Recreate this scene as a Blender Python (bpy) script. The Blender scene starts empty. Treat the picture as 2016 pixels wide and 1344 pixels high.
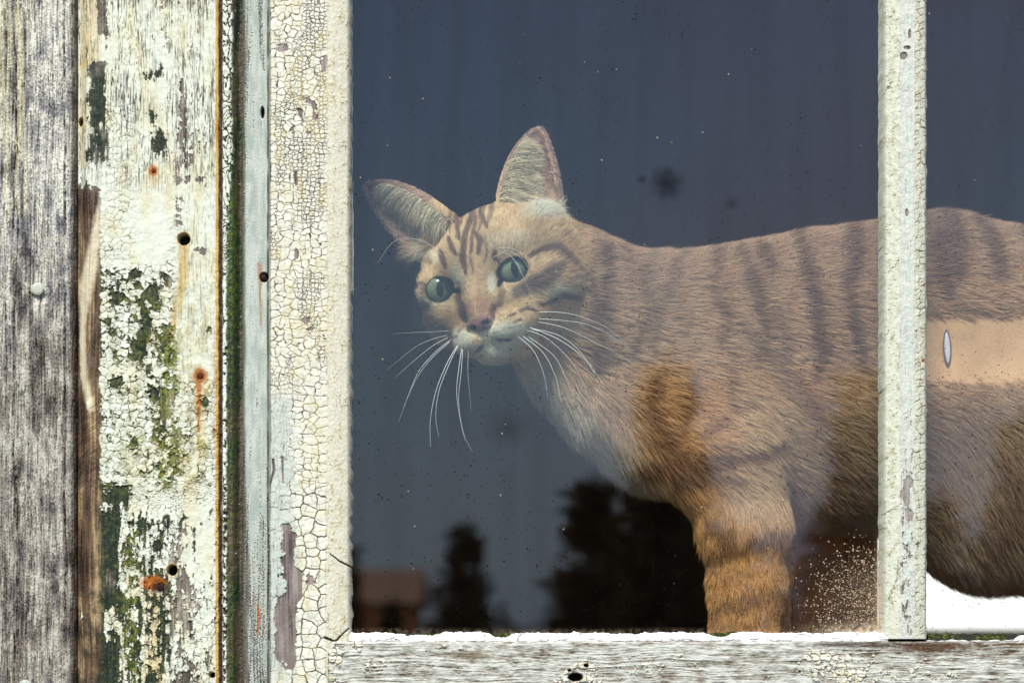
import bpy, math, os
import numpy as np
from mathutils import Vector, Matrix

# ------------------------------------------------------------------ camera, world, sun, exposure
scene = bpy.context.scene
S = 0.000275            # metres per unit: one unit is about a quarter millimetre on the wall
DC = 4000.0             # camera to wall, in units
HZ = 1300.0             # picture row of the eye height
GZ = 1.30               # eye height above the ground, metres

cam_d = bpy.data.cameras.new("camera")
cam = bpy.data.objects.new("camera", cam_d)
scene.collection.objects.link(cam)
cam.location = (0, -DC * S, GZ)
cam.rotation_euler = (math.radians(90), 0, 0)
cam_d.sensor_width = 36.0
cam_d.lens = 36.0 * DC / 2016.0
cam_d.shift_y = (HZ - 672.0) / 2016.0
cam_d.clip_start = 0.05
cam_d.clip_end = 2000.0
cam_d.dof.use_dof = True
cam_d.dof.focus_distance = (DC + 70) * S
cam_d.dof.aperture_fstop = 9.0
scene.camera = cam

SUN_EL, SUN_AZ = math.radians(50), math.radians(-14)   # azimuth from the outward normal of the wall, negative = from the left
world = bpy.data.worlds.new("World")
scene.world = world
world.use_nodes = True
wn, wl = world.node_tree.nodes, world.node_tree.links
wn.clear()
w_out = wn.new("ShaderNodeOutputWorld")
w_bg = wn.new("ShaderNodeBackground")
w_bg.inputs["Strength"].default_value = 0.125
w_sky = wn.new("ShaderNodeTexSky")
w_sky.sky_type = 'NISHITA'
w_sky.sun_disc = False
w_sky.sun_elevation = SUN_EL
w_sky.sun_rotation = math.radians(180) + SUN_AZ
w_sky.air_density = 1.0
w_sky.dust_density = 0.3
w_sky.ozone_density = 2.0
w_tc = wn.new("ShaderNodeTexCoord")
w_map = wn.new("ShaderNodeMapping"); w_map.inputs["Scale"].default_value = (1.6, 1.6, 3.4)
w_no = wn.new("ShaderNodeTexNoise"); w_no.inputs["Scale"].default_value = 2.2; w_no.inputs["Detail"].default_value = 4
w_rp = wn.new("ShaderNodeValToRGB")
w_rp.color_ramp.elements[0].position = 0.36; w_rp.color_ramp.elements[0].color = (0, 0, 0, 1)
w_rp.color_ramp.elements[1].position = 0.62; w_rp.color_ramp.elements[1].color = (1, 1, 1, 1)
w_mul = wn.new("ShaderNodeMath"); w_mul.operation = 'MULTIPLY'; w_mul.inputs[1].default_value = 0.7
w_mix = wn.new("ShaderNodeMixRGB"); w_mix.inputs["Color2"].default_value = (5.2, 4.6, 5.2, 1)
w_sep = wn.new("ShaderNodeSeparateXYZ"); wl.new(w_tc.outputs["Generated"], w_sep.inputs[0])
w_lo = wn.new("ShaderNodeMapRange"); w_lo.inputs[1].default_value = 0.0; w_lo.inputs[2].default_value = 0.27; w_lo.inputs[3].default_value = 1.0; w_lo.inputs[4].default_value = 0.0
wl.new(w_sep.outputs[2], w_lo.inputs[0])
w_m2 = wn.new("ShaderNodeMixRGB"); w_m2.inputs["Color2"].default_value = (4.0, 5.3, 6.9, 1)      # pale blue haze bank along the horizon
wl.new(w_lo.outputs[0], w_m2.inputs["Fac"]); wl.new(w_sky.outputs["Color"], w_m2.inputs["Color1"])
wl.new(w_tc.outputs["Generated"], w_map.inputs["Vector"]); wl.new(w_map.outputs[0], w_no.inputs["Vector"])
wl.new(w_no.outputs["Fac"], w_rp.inputs["Fac"]); w_cx = wn.new("ShaderNodeMapRange"); w_cx.interpolation_type = 'SMOOTHSTEP'; w_cx.inputs[1].default_value = -0.02; w_cx.inputs[2].default_value = 0.22; w_cx.inputs[3].default_value = 0.15
wl.new(w_sep.outputs[0], w_cx.inputs[0])
w_cm = wn.new("ShaderNodeMath"); w_cm.operation = 'MULTIPLY'; wl.new(w_rp.outputs["Color"], w_cm.inputs[0]); wl.new(w_cx.outputs[0], w_cm.inputs[1])
wl.new(w_cm.outputs[0], w_mul.inputs[0])
wl.new(w_mul.outputs[0], w_mix.inputs["Fac"]); wl.new(w_m2.outputs["Color"], w_mix.inputs["Color1"])
w_mix.inputs["Color2"].default_value = (4.9, 3.9, 5.1, 1)
w_bk = wn.new("ShaderNodeMapRange"); w_bk.interpolation_type = 'SMOOTHSTEP'; w_bk.inputs[1].default_value = 0.0; w_bk.inputs[2].default_value = 0.6; w_bk.inputs[4].default_value = 0.95
wl.new(w_sep.outputs[1], w_bk.inputs[0])
w_m3 = wn.new("ShaderNodeMixRGB"); w_m3.inputs["Color2"].default_value = (9.0, 9.0, 8.6, 1)      # bright cloud added to the sky behind the house, to whiten the rear window
wl.new(w_bk.outputs[0], w_m3.inputs["Fac"]); wl.new(w_mix.outputs["Color"], w_m3.inputs["Color1"])
wl.new(w_m3.outputs["Color"], w_bg.inputs["Color"]); wl.new(w_bg.outputs[0], w_out.inputs["Surface"])

sun_d = bpy.data.lights.new("sun", 'SUN')
sun_d.energy = 3.8
sun_d.angle = math.radians(14)
sun_d.color = (1.0, 0.965, 0.88)
sun = bpy.data.objects.new("sun", sun_d)
scene.collection.objects.link(sun)
sv = Vector((math.sin(SUN_AZ) * math.cos(SUN_EL), -math.cos(SUN_AZ) * math.cos(SUN_EL), math.sin(SUN_EL)))
sun.rotation_euler = sv.to_track_quat('Z', 'Y').to_euler()

scene.view_settings.view_transform = 'Standard'
scene.view_settings.look = 'None'
scene.view_settings.gamma = 1.0
scene.view_settings.exposure = 0.45
scene.render.engine = 'CYCLES'
scene.cycles.use_denoising = True
scene.cycles.max_bounces = 8
scene.cycles.transparent_max_bounces = 24
scene.cycles.caustics_reflective = False
scene.cycles.caustics_refractive = False

# ------------------------------------------------------------------ helpers
C = scene.collection
f32 = np.float32

def lin(*c):
    c = np.array(c, dtype=np.float64) / 255.0
    return np.where(c <= 0.04045, c / 12.92, ((c + 0.055) / 1.055) ** 2.4).astype(f32)

def sm(a, b, x):
    t = np.clip((x - a) / (b - a), 0, 1)
    return t * t * (3 - 2 * t)

def mixc(a, b, t):
    a = np.asarray(a, f32); b = np.asarray(b, f32)
    return a * (1 - t[..., None]) + b * t[..., None]

def _hash(ix, iy, seed):
    h = (ix.astype(np.int64) * 374761393 + iy.astype(np.int64) * 668265263 + seed * 974634777) & 0xFFFFFFFF
    h = ((h ^ (h >> 13)) * 1274126177) & 0xFFFFFFFF
    h = ((h ^ (h >> 15)) * 2246822519) & 0xFFFFFFFF
    return (h ^ (h >> 16)) & 0xFFFFFFFF

def hash01(ix, iy, seed):
    return (_hash(ix, iy, seed) / 4294967296.0).astype(f32)

def perlin(x, y, seed=0):
    x0 = np.floor(x); y0 = np.floor(y)
    fx = (x - x0).astype(f32); fy = (y - y0).astype(f32)
    ix = x0.astype(np.int64); iy = y0.astype(np.int64)
    u = fx * fx * fx * (fx * (fx * 6 - 15) + 10); v = fy * fy * fy * (fy * (fy * 6 - 15) + 10)
    def g(dx, dy):
        a = hash01(ix + dx, iy + dy, seed) * 6.2831853
        return np.cos(a) * (fx - dx) + np.sin(a) * (fy - dy)
    n0 = g(0, 0) * (1 - u) + g(1, 0) * u
    n1 = g(0, 1) * (1 - u) + g(1, 1) * u
    return (n0 * (1 - v) + n1 * v) * 1.5

def fbm(x, y, seed=0, octs=4, gain=0.5):
    s = 0; a = 1.0; t = 0
    for i in range(octs):
        s = s + perlin(x * 2 ** i, y * 2 ** i, seed + 17 * i) * a
        t += a; a *= gain
    return s / t * 1.25

def voronoi(x, y, seed=0, jit=0.9):
    """distance to the cell border, cell random, offset from the cell's seed"""
    ix = np.floor(x).astype(np.int64); iy = np.floor(y).astype(np.int64)
    best = np.full(x.shape, 1e9, f32); bx = np.zeros(x.shape, f32); by = np.zeros(x.shape, f32); bid = np.zeros(x.shape, f32)
    pts = []
    for dx in (-1, 0, 1):
        for dy in (-1, 0, 1):
            jx = ix + dx; jy = iy + dy
            cx = (jx + 0.5 + (hash01(jx, jy, seed) - 0.5) * jit - x).astype(f32)
            cy = (jy + 0.5 + (hash01(jx, jy, seed + 1) - 0.5) * jit - y).astype(f32)
            d = cx * cx + cy * cy
            pts.append((cx, cy))
            m = d < best
            best = np.where(m, d, best); bx = np.where(m, cx, bx); by = np.where(m, cy, by)
            bid = np.where(m, hash01(jx, jy, seed + 2), bid)
    e = np.full(x.shape, 9.0, f32)
    for cx, cy in pts:
        ddx = cx - bx; ddy = cy - by
        l = np.sqrt(ddx * ddx + ddy * ddy)
        dd = np.where(l > 1e-4, ((cx + bx) * 0.5 * ddx + (cy + by) * 0.5 * ddy) / np.maximum(l, 1e-4), 9.0)
        e = np.minimum(e, dd)
    return e, bid, -bx, -by

def boxm(x, y, x0, x1, y0, y1, s=20):
    return sm(x0 - s, x0 + s, x) * (1 - sm(x1 - s, x1 + s, x)) * sm(y0 - s, y0 + s, y) * (1 - sm(y1 - s, y1 + s, y))

def spot(x, y, cx, cy, rx, ry=None):
    ry = ry or rx
    return np.sqrt(((x - cx) / rx) ** 2 + ((y - cy) / ry) ** 2)

def polyd(x, y, pts, ws):
    """0..1 strength along a polyline whose half width runs through ws"""
    out = np.zeros(x.shape, f32)
    for (x0, y0), (x1, y1), w0, w1 in zip(pts[:-1], pts[1:], ws[:-1], ws[1:]):
        dx = x1 - x0; dy = y1 - y0
        t = np.clip(((x - x0) * dx + (y - y0) * dy) / (dx * dx + dy * dy), 0, 1)
        d = np.sqrt((x - x0 - t * dx) ** 2 + (y - y0 - t * dy) ** 2) / (w0 + (w1 - w0) * t)
        out = np.maximum(out, 1 - sm(0.35, 1.25, d))
    return out

def link(o, parent=None):
    C.objects.link(o)
    if parent is not None:
        o.parent = parent
    return o

def tag(o, label=None, cat=None, group=None, kind=None):
    if label: o["label"] = label
    if cat: o["category"] = cat
    if group: o["group"] = group
    if kind: o["kind"] = kind
    return o

def empty(name, loc=(0, 0, 0)):
    o = bpy.data.objects.new(name, None); C.objects.link(o)
    o.location = loc; o.empty_display_size = 0.02
    return o

def np_mesh(name, V, F, col=None, mat=None, parent=None, smooth=True, extra_faces=None):
    """V (n,3) metres; F (m,4) or (m,3) index array; extra_faces: list of tuples"""
    me = bpy.data.meshes.new(name)
    k = F.shape[1]
    ex = extra_faces or []
    loops = F.astype(np.int32).ravel()
    starts = np.arange(F.shape[0], dtype=np.int32) * k
    if ex:
        el = np.concatenate([np.array(e, np.int32) for e in ex])
        es = np.cumsum([0] + [len(e) for e in ex[:-1]]).astype(np.int32) + len(loops)
        loops = np.concatenate([loops, el]); starts = np.concatenate([starts, es.astype(np.int32)])
    me.vertices.add(len(V)); me.vertices.foreach_set("co", np.ascontiguousarray(V, f32).ravel())
    me.loops.add(len(loops)); me.loops.foreach_set("vertex_index", loops)
    me.polygons.add(len(starts)); me.polygons.foreach_set("loop_start", starts)
    me.update(calc_edges=True)
    me.validate(verbose=False)
    me.polygons.foreach_set("use_smooth", np.full(len(me.polygons), bool(smooth)))
    if col is not None:
        a = me.attributes.new("Col", 'FLOAT_COLOR', 'POINT')
        c4 = np.ones((len(V), 4), f32); c4[:, :col.shape[1]] = col
        a.data.foreach_set("color", c4.ravel())
    o = bpy.data.objects.new(name, me)
    link(o, parent)
    if parent is not None and parent.type == 'EMPTY' and tuple(parent.location) != (0, 0, 0):
        V2 = np.ascontiguousarray(V, f32) - np.array(parent.location, f32)
        me.vertices.foreach_set("co", V2.ravel()); me.update()
    if mat: me.materials.append(mat)
    return o

def new_mat(name):
    m = bpy.data.materials.new(name); m.use_nodes = True
    return m, m.node_tree.nodes, m.node_tree.links, m.node_tree.nodes["Principled BSDF"]

def wood_mat(name, grain=(1.0, 1.0, 0.05), rough=0.75, bump=0.25, dist=0.0006, amount=0.22, spec=0.3):
    m, n, l, b = new_mat(name)
    at = n.new("ShaderNodeAttribute"); at.attribute_name = "Col"
    tc = n.new("ShaderNodeTexCoord")
    mp = n.new("ShaderNodeMapping"); mp.inputs["Scale"].default_value = grain
    no = n.new("ShaderNodeTexNoise"); no.inputs["Scale"].default_value = 1400; no.inputs["Detail"].default_value = 3
    n2 = n.new("ShaderNodeTexNoise"); n2.inputs["Scale"].default_value = 2600; n2.inputs["Detail"].default_value = 2
    mr = n.new("ShaderNodeMapRange"); mr.inputs[1].default_value = 0.3; mr.inputs[2].default_value = 0.7
    mr.inputs[3].default_value = 1 - amount; mr.inputs[4].default_value = 1 + amount * 0.6
    mx = n.new("ShaderNodeVectorMath"); mx.operation = 'SCALE'
    l.new(tc.outputs["Object"], mp.inputs["Vector"]); l.new(mp.outputs[0], no.inputs["Vector"])
    l.new(tc.outputs["Object"], n2.inputs["Vector"])
    av = n.new("ShaderNodeMath"); av.operation = 'ADD'
    hf = n.new("ShaderNodeMath"); hf.operation = 'MULTIPLY'; hf.inputs[1].default_value = 0.5
    l.new(no.outputs["Fac"], av.inputs[0]); l.new(n2.outputs["Fac"], av.inputs[1]); l.new(av.outputs[0], hf.inputs[0])
    l.new(hf.outputs[0], mr.inputs[0])
    l.new(at.outputs["Color"], mx.inputs[0]); l.new(mr.outputs[0], mx.inputs["Scale"])
    l.new(mx.outputs[0], b.inputs["Base Color"])
    bp = n.new("ShaderNodeBump"); bp.inputs["Strength"].default_value = bump; bp.inputs["Distance"].default_value = dist
    l.new(hf.outputs[0], bp.inputs["Height"]); l.new(bp.outputs[0], b.inputs["Normal"])
    b.inputs["Roughness"].default_value = rough
    b.inputs["Specular IOR Level"].default_value = spec
    return m

def flat_mat(name, col, rough=0.7, noise=0.25, scale=60, spec=0.3):
    m, n, l, b = new_mat(name)
    no = n.new("ShaderNodeTexNoise"); no.inputs["Scale"].default_value = scale; no.inputs["Detail"].default_value = 5
    tc = n.new("ShaderNodeTexCoord"); l.new(tc.outputs["Object"], no.inputs["Vector"])
    r = n.new("ShaderNodeValToRGB")
    c = np.array(col)
    r.color_ramp.elements[0].position = 0.3; r.color_ramp.elements[0].color = (*(c * (1 - noise)), 1)
    r.color_ramp.elements[1].position = 0.7; r.color_ramp.elements[1].color = (*np.minimum(c * (1 + noise), 1), 1)
    l.new(no.outputs["Fac"], r.inputs["Fac"]); l.new(r.outputs["Color"], b.inputs["Base Color"])
    b.inputs["Roughness"].default_value = rough; b.inputs["Specular IOR Level"].default_value = spec
    return m

def axis(a, b, lo, hi, step, cstep=8.0):
    """samples from a to b: fine between lo and hi, coarse outside"""
    parts = []
    lo2, hi2 = max(a, lo), min(b, hi)
    if a < lo: parts.append(np.arange(a, min(lo, b), cstep))
    if hi2 > lo2: parts.append(np.linspace(lo2, hi2, max(2, int(round((hi2 - lo2) / step)) + 1)))
    if b > hi: parts.append(np.arange(max(hi, a) + cstep, b + 0.1, cstep))
    v = np.concatenate(parts)
    return np.unique(v)

def relief(name, xa, ya, fn, h0, depth, mat, parent=None, edge_l=None, edge_r=None, edge_t=None, edge_b=None, smooth=True):
    """a solid slab whose outward face is a height field. xa/ya: picture units. fn(P,Q)->height,col"""
    k = (DC - h0) / DC
    P, Q = np.meshgrid(xa.astype(f32), ya.astype(f32))
    a, b = P[:, :1], P[:, -1:]
    u = (P - a) / (b - a)
    L = a + (edge_l(Q[:, :1]) if edge_l else 0); R = b + (edge_r(Q[:, :1]) if edge_r else 0)
    P2 = L + u * (R - L) if (edge_l or edge_r) else P
    if edge_l or edge_r:      # only bend the outer fifth
        wL = np.clip(1 - (P - a) / 40.0, 0, 1); wR = np.clip(1 - (b - P) / 40.0, 0, 1)
        P2 = P + (L - a) * wL + (R - b) * wR
    Q2 = Q
    if edge_t or edge_b:
        t, bt = Q[:1], Q[-1:]
        wT = np.clip(1 - (Q - t) / 14.0, 0, 1); wB = np.clip(1 - (bt - Q) / 14.0, 0, 1)
        Q2 = Q + (edge_t(P[:1]) if edge_t else 0) * wT + (edge_b(P[:1]) if edge_b else 0) * wB
    h, col = fn(P2, Q2)
    h = np.broadcast_to(h, P.shape)
    X = (P2 - 1008) * k * S; Y = -(h0 + h) * S; Z = (HZ - Q2) * k * S + GZ
    V = np.stack([X, Y, Z], -1).reshape(-1, 3)
    ny, nx = P.shape
    idx = np.arange(ny * nx).reshape(ny, nx)
    F = np.stack([idx[:-1, :-1], idx[1:, :-1], idx[1:, 1:], idx[:-1, 1:]], -1).reshape(-1, 4)
    ring = np.concatenate([idx[0, :], idx[1:, -1], idx[-1, -2::-1], idx[-2:0:-1, 0]])
    Vb = V[ring].copy(); Vb[:, 1] = depth * S
    nb = len(V); m = len(ring)
    rb = np.arange(m) + nb
    F2 = np.stack([ring, np.roll(ring, -1), np.roll(rb, -1), rb], -1)
    cc = col.reshape(-1, 3)
    cb = cc[ring] * 0.8
    V = np.concatenate([V, Vb]); F = np.concatenate([F, F2]); cc = np.concatenate([cc, cb])
    return np_mesh(name, V, F, cc, mat, parent, smooth, extra_faces=[tuple(int(i) for i in rb[::-1])])

def box_mesh(name, x0, x1, y0, y1, z0, z1, mat, parent=None, bevel=0.0):
    V = np.array([[x, y, z] for x in (x0, x1) for y in (y0, y1) for z in (z0, z1)], f32)
    F = np.array([[0, 1, 3, 2], [4, 6, 7, 5], [0, 4, 5, 1], [2, 3, 7, 6], [0, 2, 6, 4], [1, 5, 7, 3]])
    o = np_mesh(name, V, F, None, mat, parent, smooth=False)
    if bevel:
        md = o.modifiers.new("bevel", 'BEVEL'); md.width = bevel; md.segments = 2
    return o
FAST = os.environ.get("SKIP", "")
# ------------------------------------------------------------------ the window and the weathered boards round it
PAINT = lin(236, 240, 222) * 0.86
CREAM = lin(232, 227, 192) * 0.84
YELLOW = lin(214, 180, 100) * 0.8
BLUEP = lin(178, 188, 176) * 0.8
DIRT = lin(46, 42, 30) * 0.8
GREEND = lin(34, 50, 34) * 0.8
MOSS = lin(92, 112, 34) * 0.8
BROWN = lin(104, 88, 76) * 0.8
GREYW = lin(150, 146, 146) * 0.8
RUST = lin(190, 104, 10) * 0.72
RUSTD = lin(56, 20, 8) * 0.6

def grainy(P, Q, seed=0, ax=3.0, ay=150.0):
    w = fbm(P / 60, Q / 300, seed + 5, 2) * 6
    a = fbm((P + w) / ax, Q / ay, seed, 4, 0.6)
    b = fbm((P + w) / (ax * 3.6), Q / (ay * 1.7), seed + 31, 3)
    return a * 0.6 + b * 0.55

def bare(P, Q, seed, dark, mid, light):
    g = grainy(P, Q, seed)
    bl = fbm(P / 45, Q / 90, seed + 7, 4)
    sp = fbm(P / 2.5, Q / 6, seed + 9, 3, 0.7)
    t = 0.5 + g * 0.75 + bl * 0.5 + sp * 0.2
    c = mixc(dark, mid, sm(0.1, 0.5, t)); c = c * (1 - sm(0.5, 0.9, t))[..., None] + np.asarray(light) * sm(0.5, 0.9, t)[..., None]
    return c, t

FX, FY = (0, 2016), (-20, 1364)

# --- left siding board ------------------------------------------------------
def fn_siding(P, Q):
    g = grainy(P, Q, 3, 3.2, 150)
    blot = fbm(P / 30, Q / 60, 4, 4, 0.6)
    sp = fbm(P / 2.2, Q / 5.5, 12, 3, 0.75)
    big = fbm(P / 80, Q / 420, 40, 2)
    down = sm(300, 800, Q)
    t = 0.79 + g * 0.7 + blot * 0.85 + sp * 0.42 + big * 0.35 - 0.12 * down - 0.14 * sm(100, 145, P)
    dark = mixc(lin(72, 68, 66) * .8, lin(64, 54, 46) * .8, sm(-0.2, 0.5, blot + down - .3))
    mid = mixc(lin(156, 154, 154) * .8, lin(142, 132, 120) * .8, sm(-.3, .4, blot + down * .7 - .3))
    light = mixc(lin(234, 232, 218) * .86, lin(206, 202, 188) * .82, down)
    c = dark * (1 - sm(0.08, 0.5, t))[..., None] + mid * sm(0.08, 0.5, t)[..., None]
    c = c * (1 - sm(0.5, 0.95, t))[..., None] + light * sm(0.5, 0.95, t)[..., None]
    yel = boxm(P, Q, -10, 55, -50, 420, 18) * sm(0.0, 0.5, g + 0.25) * 0.7
    c = mixc(c, lin(226, 216, 170) * .8, yel)
    crack = np.zeros(P.shape, f32)
    for cx, a, y0, y1, w in ((33, 6, -600, 600, 1.6), (28, 5, 140, 1900, 2.2), (34, 4, 880, 1300, 3.4), (72, 5, 420, 560, 1.5), (104, 4, -300, 330, 1.4), (56, 3, 1150, 1900, 1.6), (128, 3, -600, 1900, 2.4), (12, 3, 500, 900, 1.3)):
        xx = cx + a * fbm(Q / 130, Q * 0 + cx, 77, 3)
        crack = np.maximum(crack, (1 - sm(w * .4, w * 1.4, np.abs(P - xx))) * sm(y0, y0 + 60, Q) * (1 - sm(y1 - 60, y1, Q)) * sm(-.5, .1, fbm(Q / 150, Q * 0 + cx, 5, 2)) * (.35 + .65 * sm(-.3, .3, fbm(P / 3, Q / 18, 6, 3))))
    fine = 1 - sm(0.0, 0.10, np.abs(fbm((P + 5 * fbm(P / 60, Q / 200, 8, 2)) / 7, Q / 260, 55, 3)))
    crack = np.maximum(crack, fine * 0.7 * sm(-.2, .3, blot + .15))
    fine2 = 1 - sm(0.01, 0.09, np.abs(fbm((P + 5 * fbm(P / 60, Q / 200, 8, 2)) / 4, Q / 170, 56, 2)))
    crack = np.maximum(crack, fine2 * 0.65 * sm(-.2, .5, fbm(P / 12, Q / 70, 57, 3) + .1))
    c = mixc(c, lin(40, 34, 32) * .8, crack)
    knots = 1 - sm(.5, 1.3, np.minimum(spot(P, Q, 96, 800, 9, 22), np.minimum(spot(P, Q, 108, 1155, 9, 18), spot(P, Q, 84, 700, 6, 30))))
    c = mixc(c, lin(52, 46, 42) * .8, knots * .8)
    edge = sm(132, 150, P)
    c = mixc(c, lin(60, 46, 34) * .8, edge * .85)
    hole = 1 - sm(.8, 1.25, spot(P, Q, 77, 588, 17, 11))
    h = 4.5 * t - 6 * crack + fbm(P / 60, Q / 200, 6, 2) * 5 - 30 * sm(134, 156, P) ** 2 - 2 * hole
    return h, c

# --- casing board with flaking paint ----------------------------------------
def fn_casing(P, Q):
    g = grainy(P, Q, 23, 2.6, 120)
    n1 = fbm(P / 26, Q / 34, 91, 5, 0.6); n2 = fbm(P / 9, Q / 13, 92, 4, 0.6); big = fbm(P / 70, Q / 150, 93, 3)
    # bare wood under the paint
    wood, wt = bare(P, Q, 27, lin(58, 50, 42) * .8, lin(128, 116, 104) * .8, lin(196, 188, 172) * .8)
    gm = sm(-.35, .35, 1.2 * (1 - sm(.6, 1.4, np.minimum(spot(P, Q, 305, 150, 30, 30), spot(P, Q, 308, 260, 24, 60)))) + big + n1 * .5 + boxm(P, Q, 160, 330, 500, 1900, 25) * .9 + boxm(P, Q, 160, 225, 60, 340, 14) * .4 - .25)
    gcol = mixc(lin(20, 36, 24) * .8, lin(56, 66, 42) * .8, sm(-.4, .5, g + n2 * .6))
    wood = mixc(wood, gcol, gm * (1 - .75 * boxm(P, Q, 350, 430, 1090, 1900, 20)) * (1 - .8 * sm(330, 360, P) * (1 - sm(500, 560, Q))))
    left = (1 - sm(188, 204, P + n1 * 8)) * sm(330, 400, Q)
    lw, _ = bare(P, Q, 61, lin(52, 34, 22) * .8, lin(112, 88, 66) * .8, lin(190, 164, 120) * .8)
    lw = mixc(lw, lin(40, 44, 32) * .8, sm(.15, .8, n1 + sm(1000, 1300, Q) * .35) * .8)
    knot = polyd(P + n2 * 3, Q, [(205, 380), (190, 480), (168, 560), (160, 640), (163, 740), (178, 800)], [9, 16, 18, 8, 9, 10])
    lw = mixc(lw, lin(226, 214, 182) * .84, knot * sm(-.5, .3, g + .35))
    kg = fbm((P * .5 + Q * .85) / 4.0, (P - Q * .5) / 60, 64, 3) * boxm(P, Q, 150, 215, 780, 960, 16)
    lw = lw * (1 + kg * .9)[..., None]
    wood = mixc(wood, lw, left)
    # where the paint is lost
    loss = -0.62 + 0.0 * P
    loss += 1.5 * left
    loss += 0.95 * boxm(P + 9 * n1 + 6 * n2, Q, 172, 212, 120, 325, 12) + 0.95 * boxm(P, Q, 192, 212, -200, 70, 6) + .45 * boxm(P, Q, 205, 214, 60, 130, 5)
    rg = lambda cx, cy, rx, ry: 1 - sm(.15, 1.5, spot(P + 9 * n2 + 8 * n1, Q + 10 * n2 - 8 * n1, cx, cy, rx, ry))
    loss += 1.0 * np.maximum(rg(296, 150, 12, 13), rg(316, 138, 10, 17)) + .95 * rg(304, 233, 9, 18)
    loss += .9 * rg(314, 280, 13, 26) + .85 * rg(361, 215, 6, 48) + .38 * boxm(P, Q, 350, 378, 150, 330, 14)
    loss += .35 * boxm(P, Q, 310, 425, -300, 110, 20) + .38 * boxm(P, Q, 305, 425, 255, 345, 14) + .7 * boxm(P, Q, 338, 412, 345, 368, 8)
    loss += .70 * boxm(P, Q, 340, 368, 380, 450, 8) + .85 * boxm(P, Q, 376, 412, 484, 506, 6)
    loss += .44 * boxm(P, Q, 200, 345, 520, 720, 18) + .20 * boxm(P, Q, 195, 345, 720, 950, 20) + .22 * boxm(P, Q, 300, 425, 760, 950, 16)
    for cx, cy, rx, ry in ((285, 640, 12, 42), (272, 690, 16, 20), (300, 570, 16, 16), (265, 540, 14, 9), (232, 590, 14, 12), (230, 750, 14, 14), (298, 775, 11, 14), (262, 870, 12, 14), (225, 975, 18, 16), (246, 975, 12, 22), (330, 560, 8, 16), (405, 790, 10, 8), (412, 650, 5, 10)):
        loss += .95 * rg(cx, cy, rx, ry)
    loss += .30 * boxm(P, Q, 300, 350, 640, 960, 16)
    loss += .55 * boxm(P, Q, 190, 260, 950, 1010, 12) + .64 * boxm(P, Q, 190, 372, 1010, 1900, 20) + .75 * boxm(P, Q, 186, 232, 1010, 1900, 10)
    loss += .28 * boxm(P, Q, 355, 425, 1140, 1900, 25)
    loss += .2 * boxm(P, Q, 150, 430, -900, -60, 40)
    loss -= .25 * boxm(P, Q, 350, 420, 380, 620, 12) + .30 * boxm(P, Q, 230, 330, 345, 520, 18)
    loss -= .9 * (1 - sm(.6, 1.3, spot(P, Q, 216, 1230, 18, 36)))
    loss -= .5 * (1 - sm(.6, 1.2, spot(P, Q, 200, 350, 28, 22)))
    vert = sm(930, 1010, Q)                         # lower down the flakes hang in vertical strips
    strip = fbm(P / 9, Q / 70, 95, 4, .55)
    topg = (1 - sm(330, 400, Q))
    # flake cells
    wx = P + 4 * n2; wy = Q + 5 * n1
    e1, id1, ox, oy = voronoi(wx / (15 - 3 * vert), wy / (15 + 9 * vert), 7)
    e2, id2, _, _ = voronoi(wx / 7.5, wy / 8.0, 11)
    nn = n1 * .42 + n2 * .42 * (1 - .4 * topg) + (id1 - .5) * .55 * (1 - topg) + (id2 - .5) * .3 + strip * (.75 * vert + .3 * topg) + g * .55 * topg
    f = loss + nn * 1.05
    paint = 1 - sm(-.03, .05, f)
    prox = sm(-.42, 0, f)                           # close to a bare patch
    # cracks in what is left
    ck = sm(340, 520, Q) * (1 - .85 * boxm(P, Q, 345, 425, 380, 740, 12)) * (1 - .9 * boxm(P, Q, 230, 330, 360, 520, 14)) * (1 - .7 * boxm(P, Q, 360, 425, 990, 1150, 10))
    ck = np.maximum(ck, boxm(P, Q, 205, 270, 190, 520, 14) * .8)
    wcr = (.015 + .055 * np.clip(ck * prox + .15 * ck, 0, 1)) * (1 + .8 * n2)
    c1 = (1 - sm(wcr * .5, wcr * 1.4, e1)) * ck * sm(.0, .5, ck * .6 + prox) * sm(-.45, .05, n1 + id1 * .3)
    c2 = (1 - sm(.02, .10, e2)) * ck * sm(-.1, .5, n1 + .1) * .6
    lines = np.maximum(1 - sm(.01, .10, np.abs(fbm((P + 4 * big) / 5.5, Q / 190, 97, 3))), .9 * (1 - sm(.01, .08, np.abs(fbm((P + 4 * big) / 3.6, Q / 110, 96, 2))))) * topg * sm(-.6, .2, big + n1 * .8 + g * .4 + .1)
    lines2 = (1 - sm(.01, .07, np.abs(fbm(P / 6.5, Q / 160, 98, 3)))) * .5 * boxm(P, Q, 345, 425, 380, 740, 14)
    crk = np.clip(np.maximum(np.maximum(c1, c2), np.maximum(lines, lines2)), 0, 1)
    # paint colours
    pc = mixc(PAINT, CREAM, sm(-.2, .8, fbm(P / 50, Q / 140, 99, 3) + .1))
    pc = pc * (0.95 + .07 * fbm(P / 5, Q / 9, 100, 3))[..., None]
    yl = boxm(P, Q, 154, 196, -400, 130, 8) * .75 + boxm(P, Q, 154, 172, 120, 330, 8) * .7
    yl = yl + polyd(P, Q, [(362, 480), (362, 540), (350, 600), (335, 680)], [12, 13, 12, 6]) * .95
    yl = yl + boxm(P, Q, 305, 425, 600, 960, 22) * sm(-.2, .5, n1) * .55 + boxm(P, Q, 285, 320, 1165, 1340, 8) * .7
    yl = yl + polyd(P, Q, [(394, 750), (396, 800), (400, 900)], [22, 13, 9]) * .7 + (1 - sm(.5, 1.4, spot(P, Q, 302, 345, 17, 24))) * .8
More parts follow.
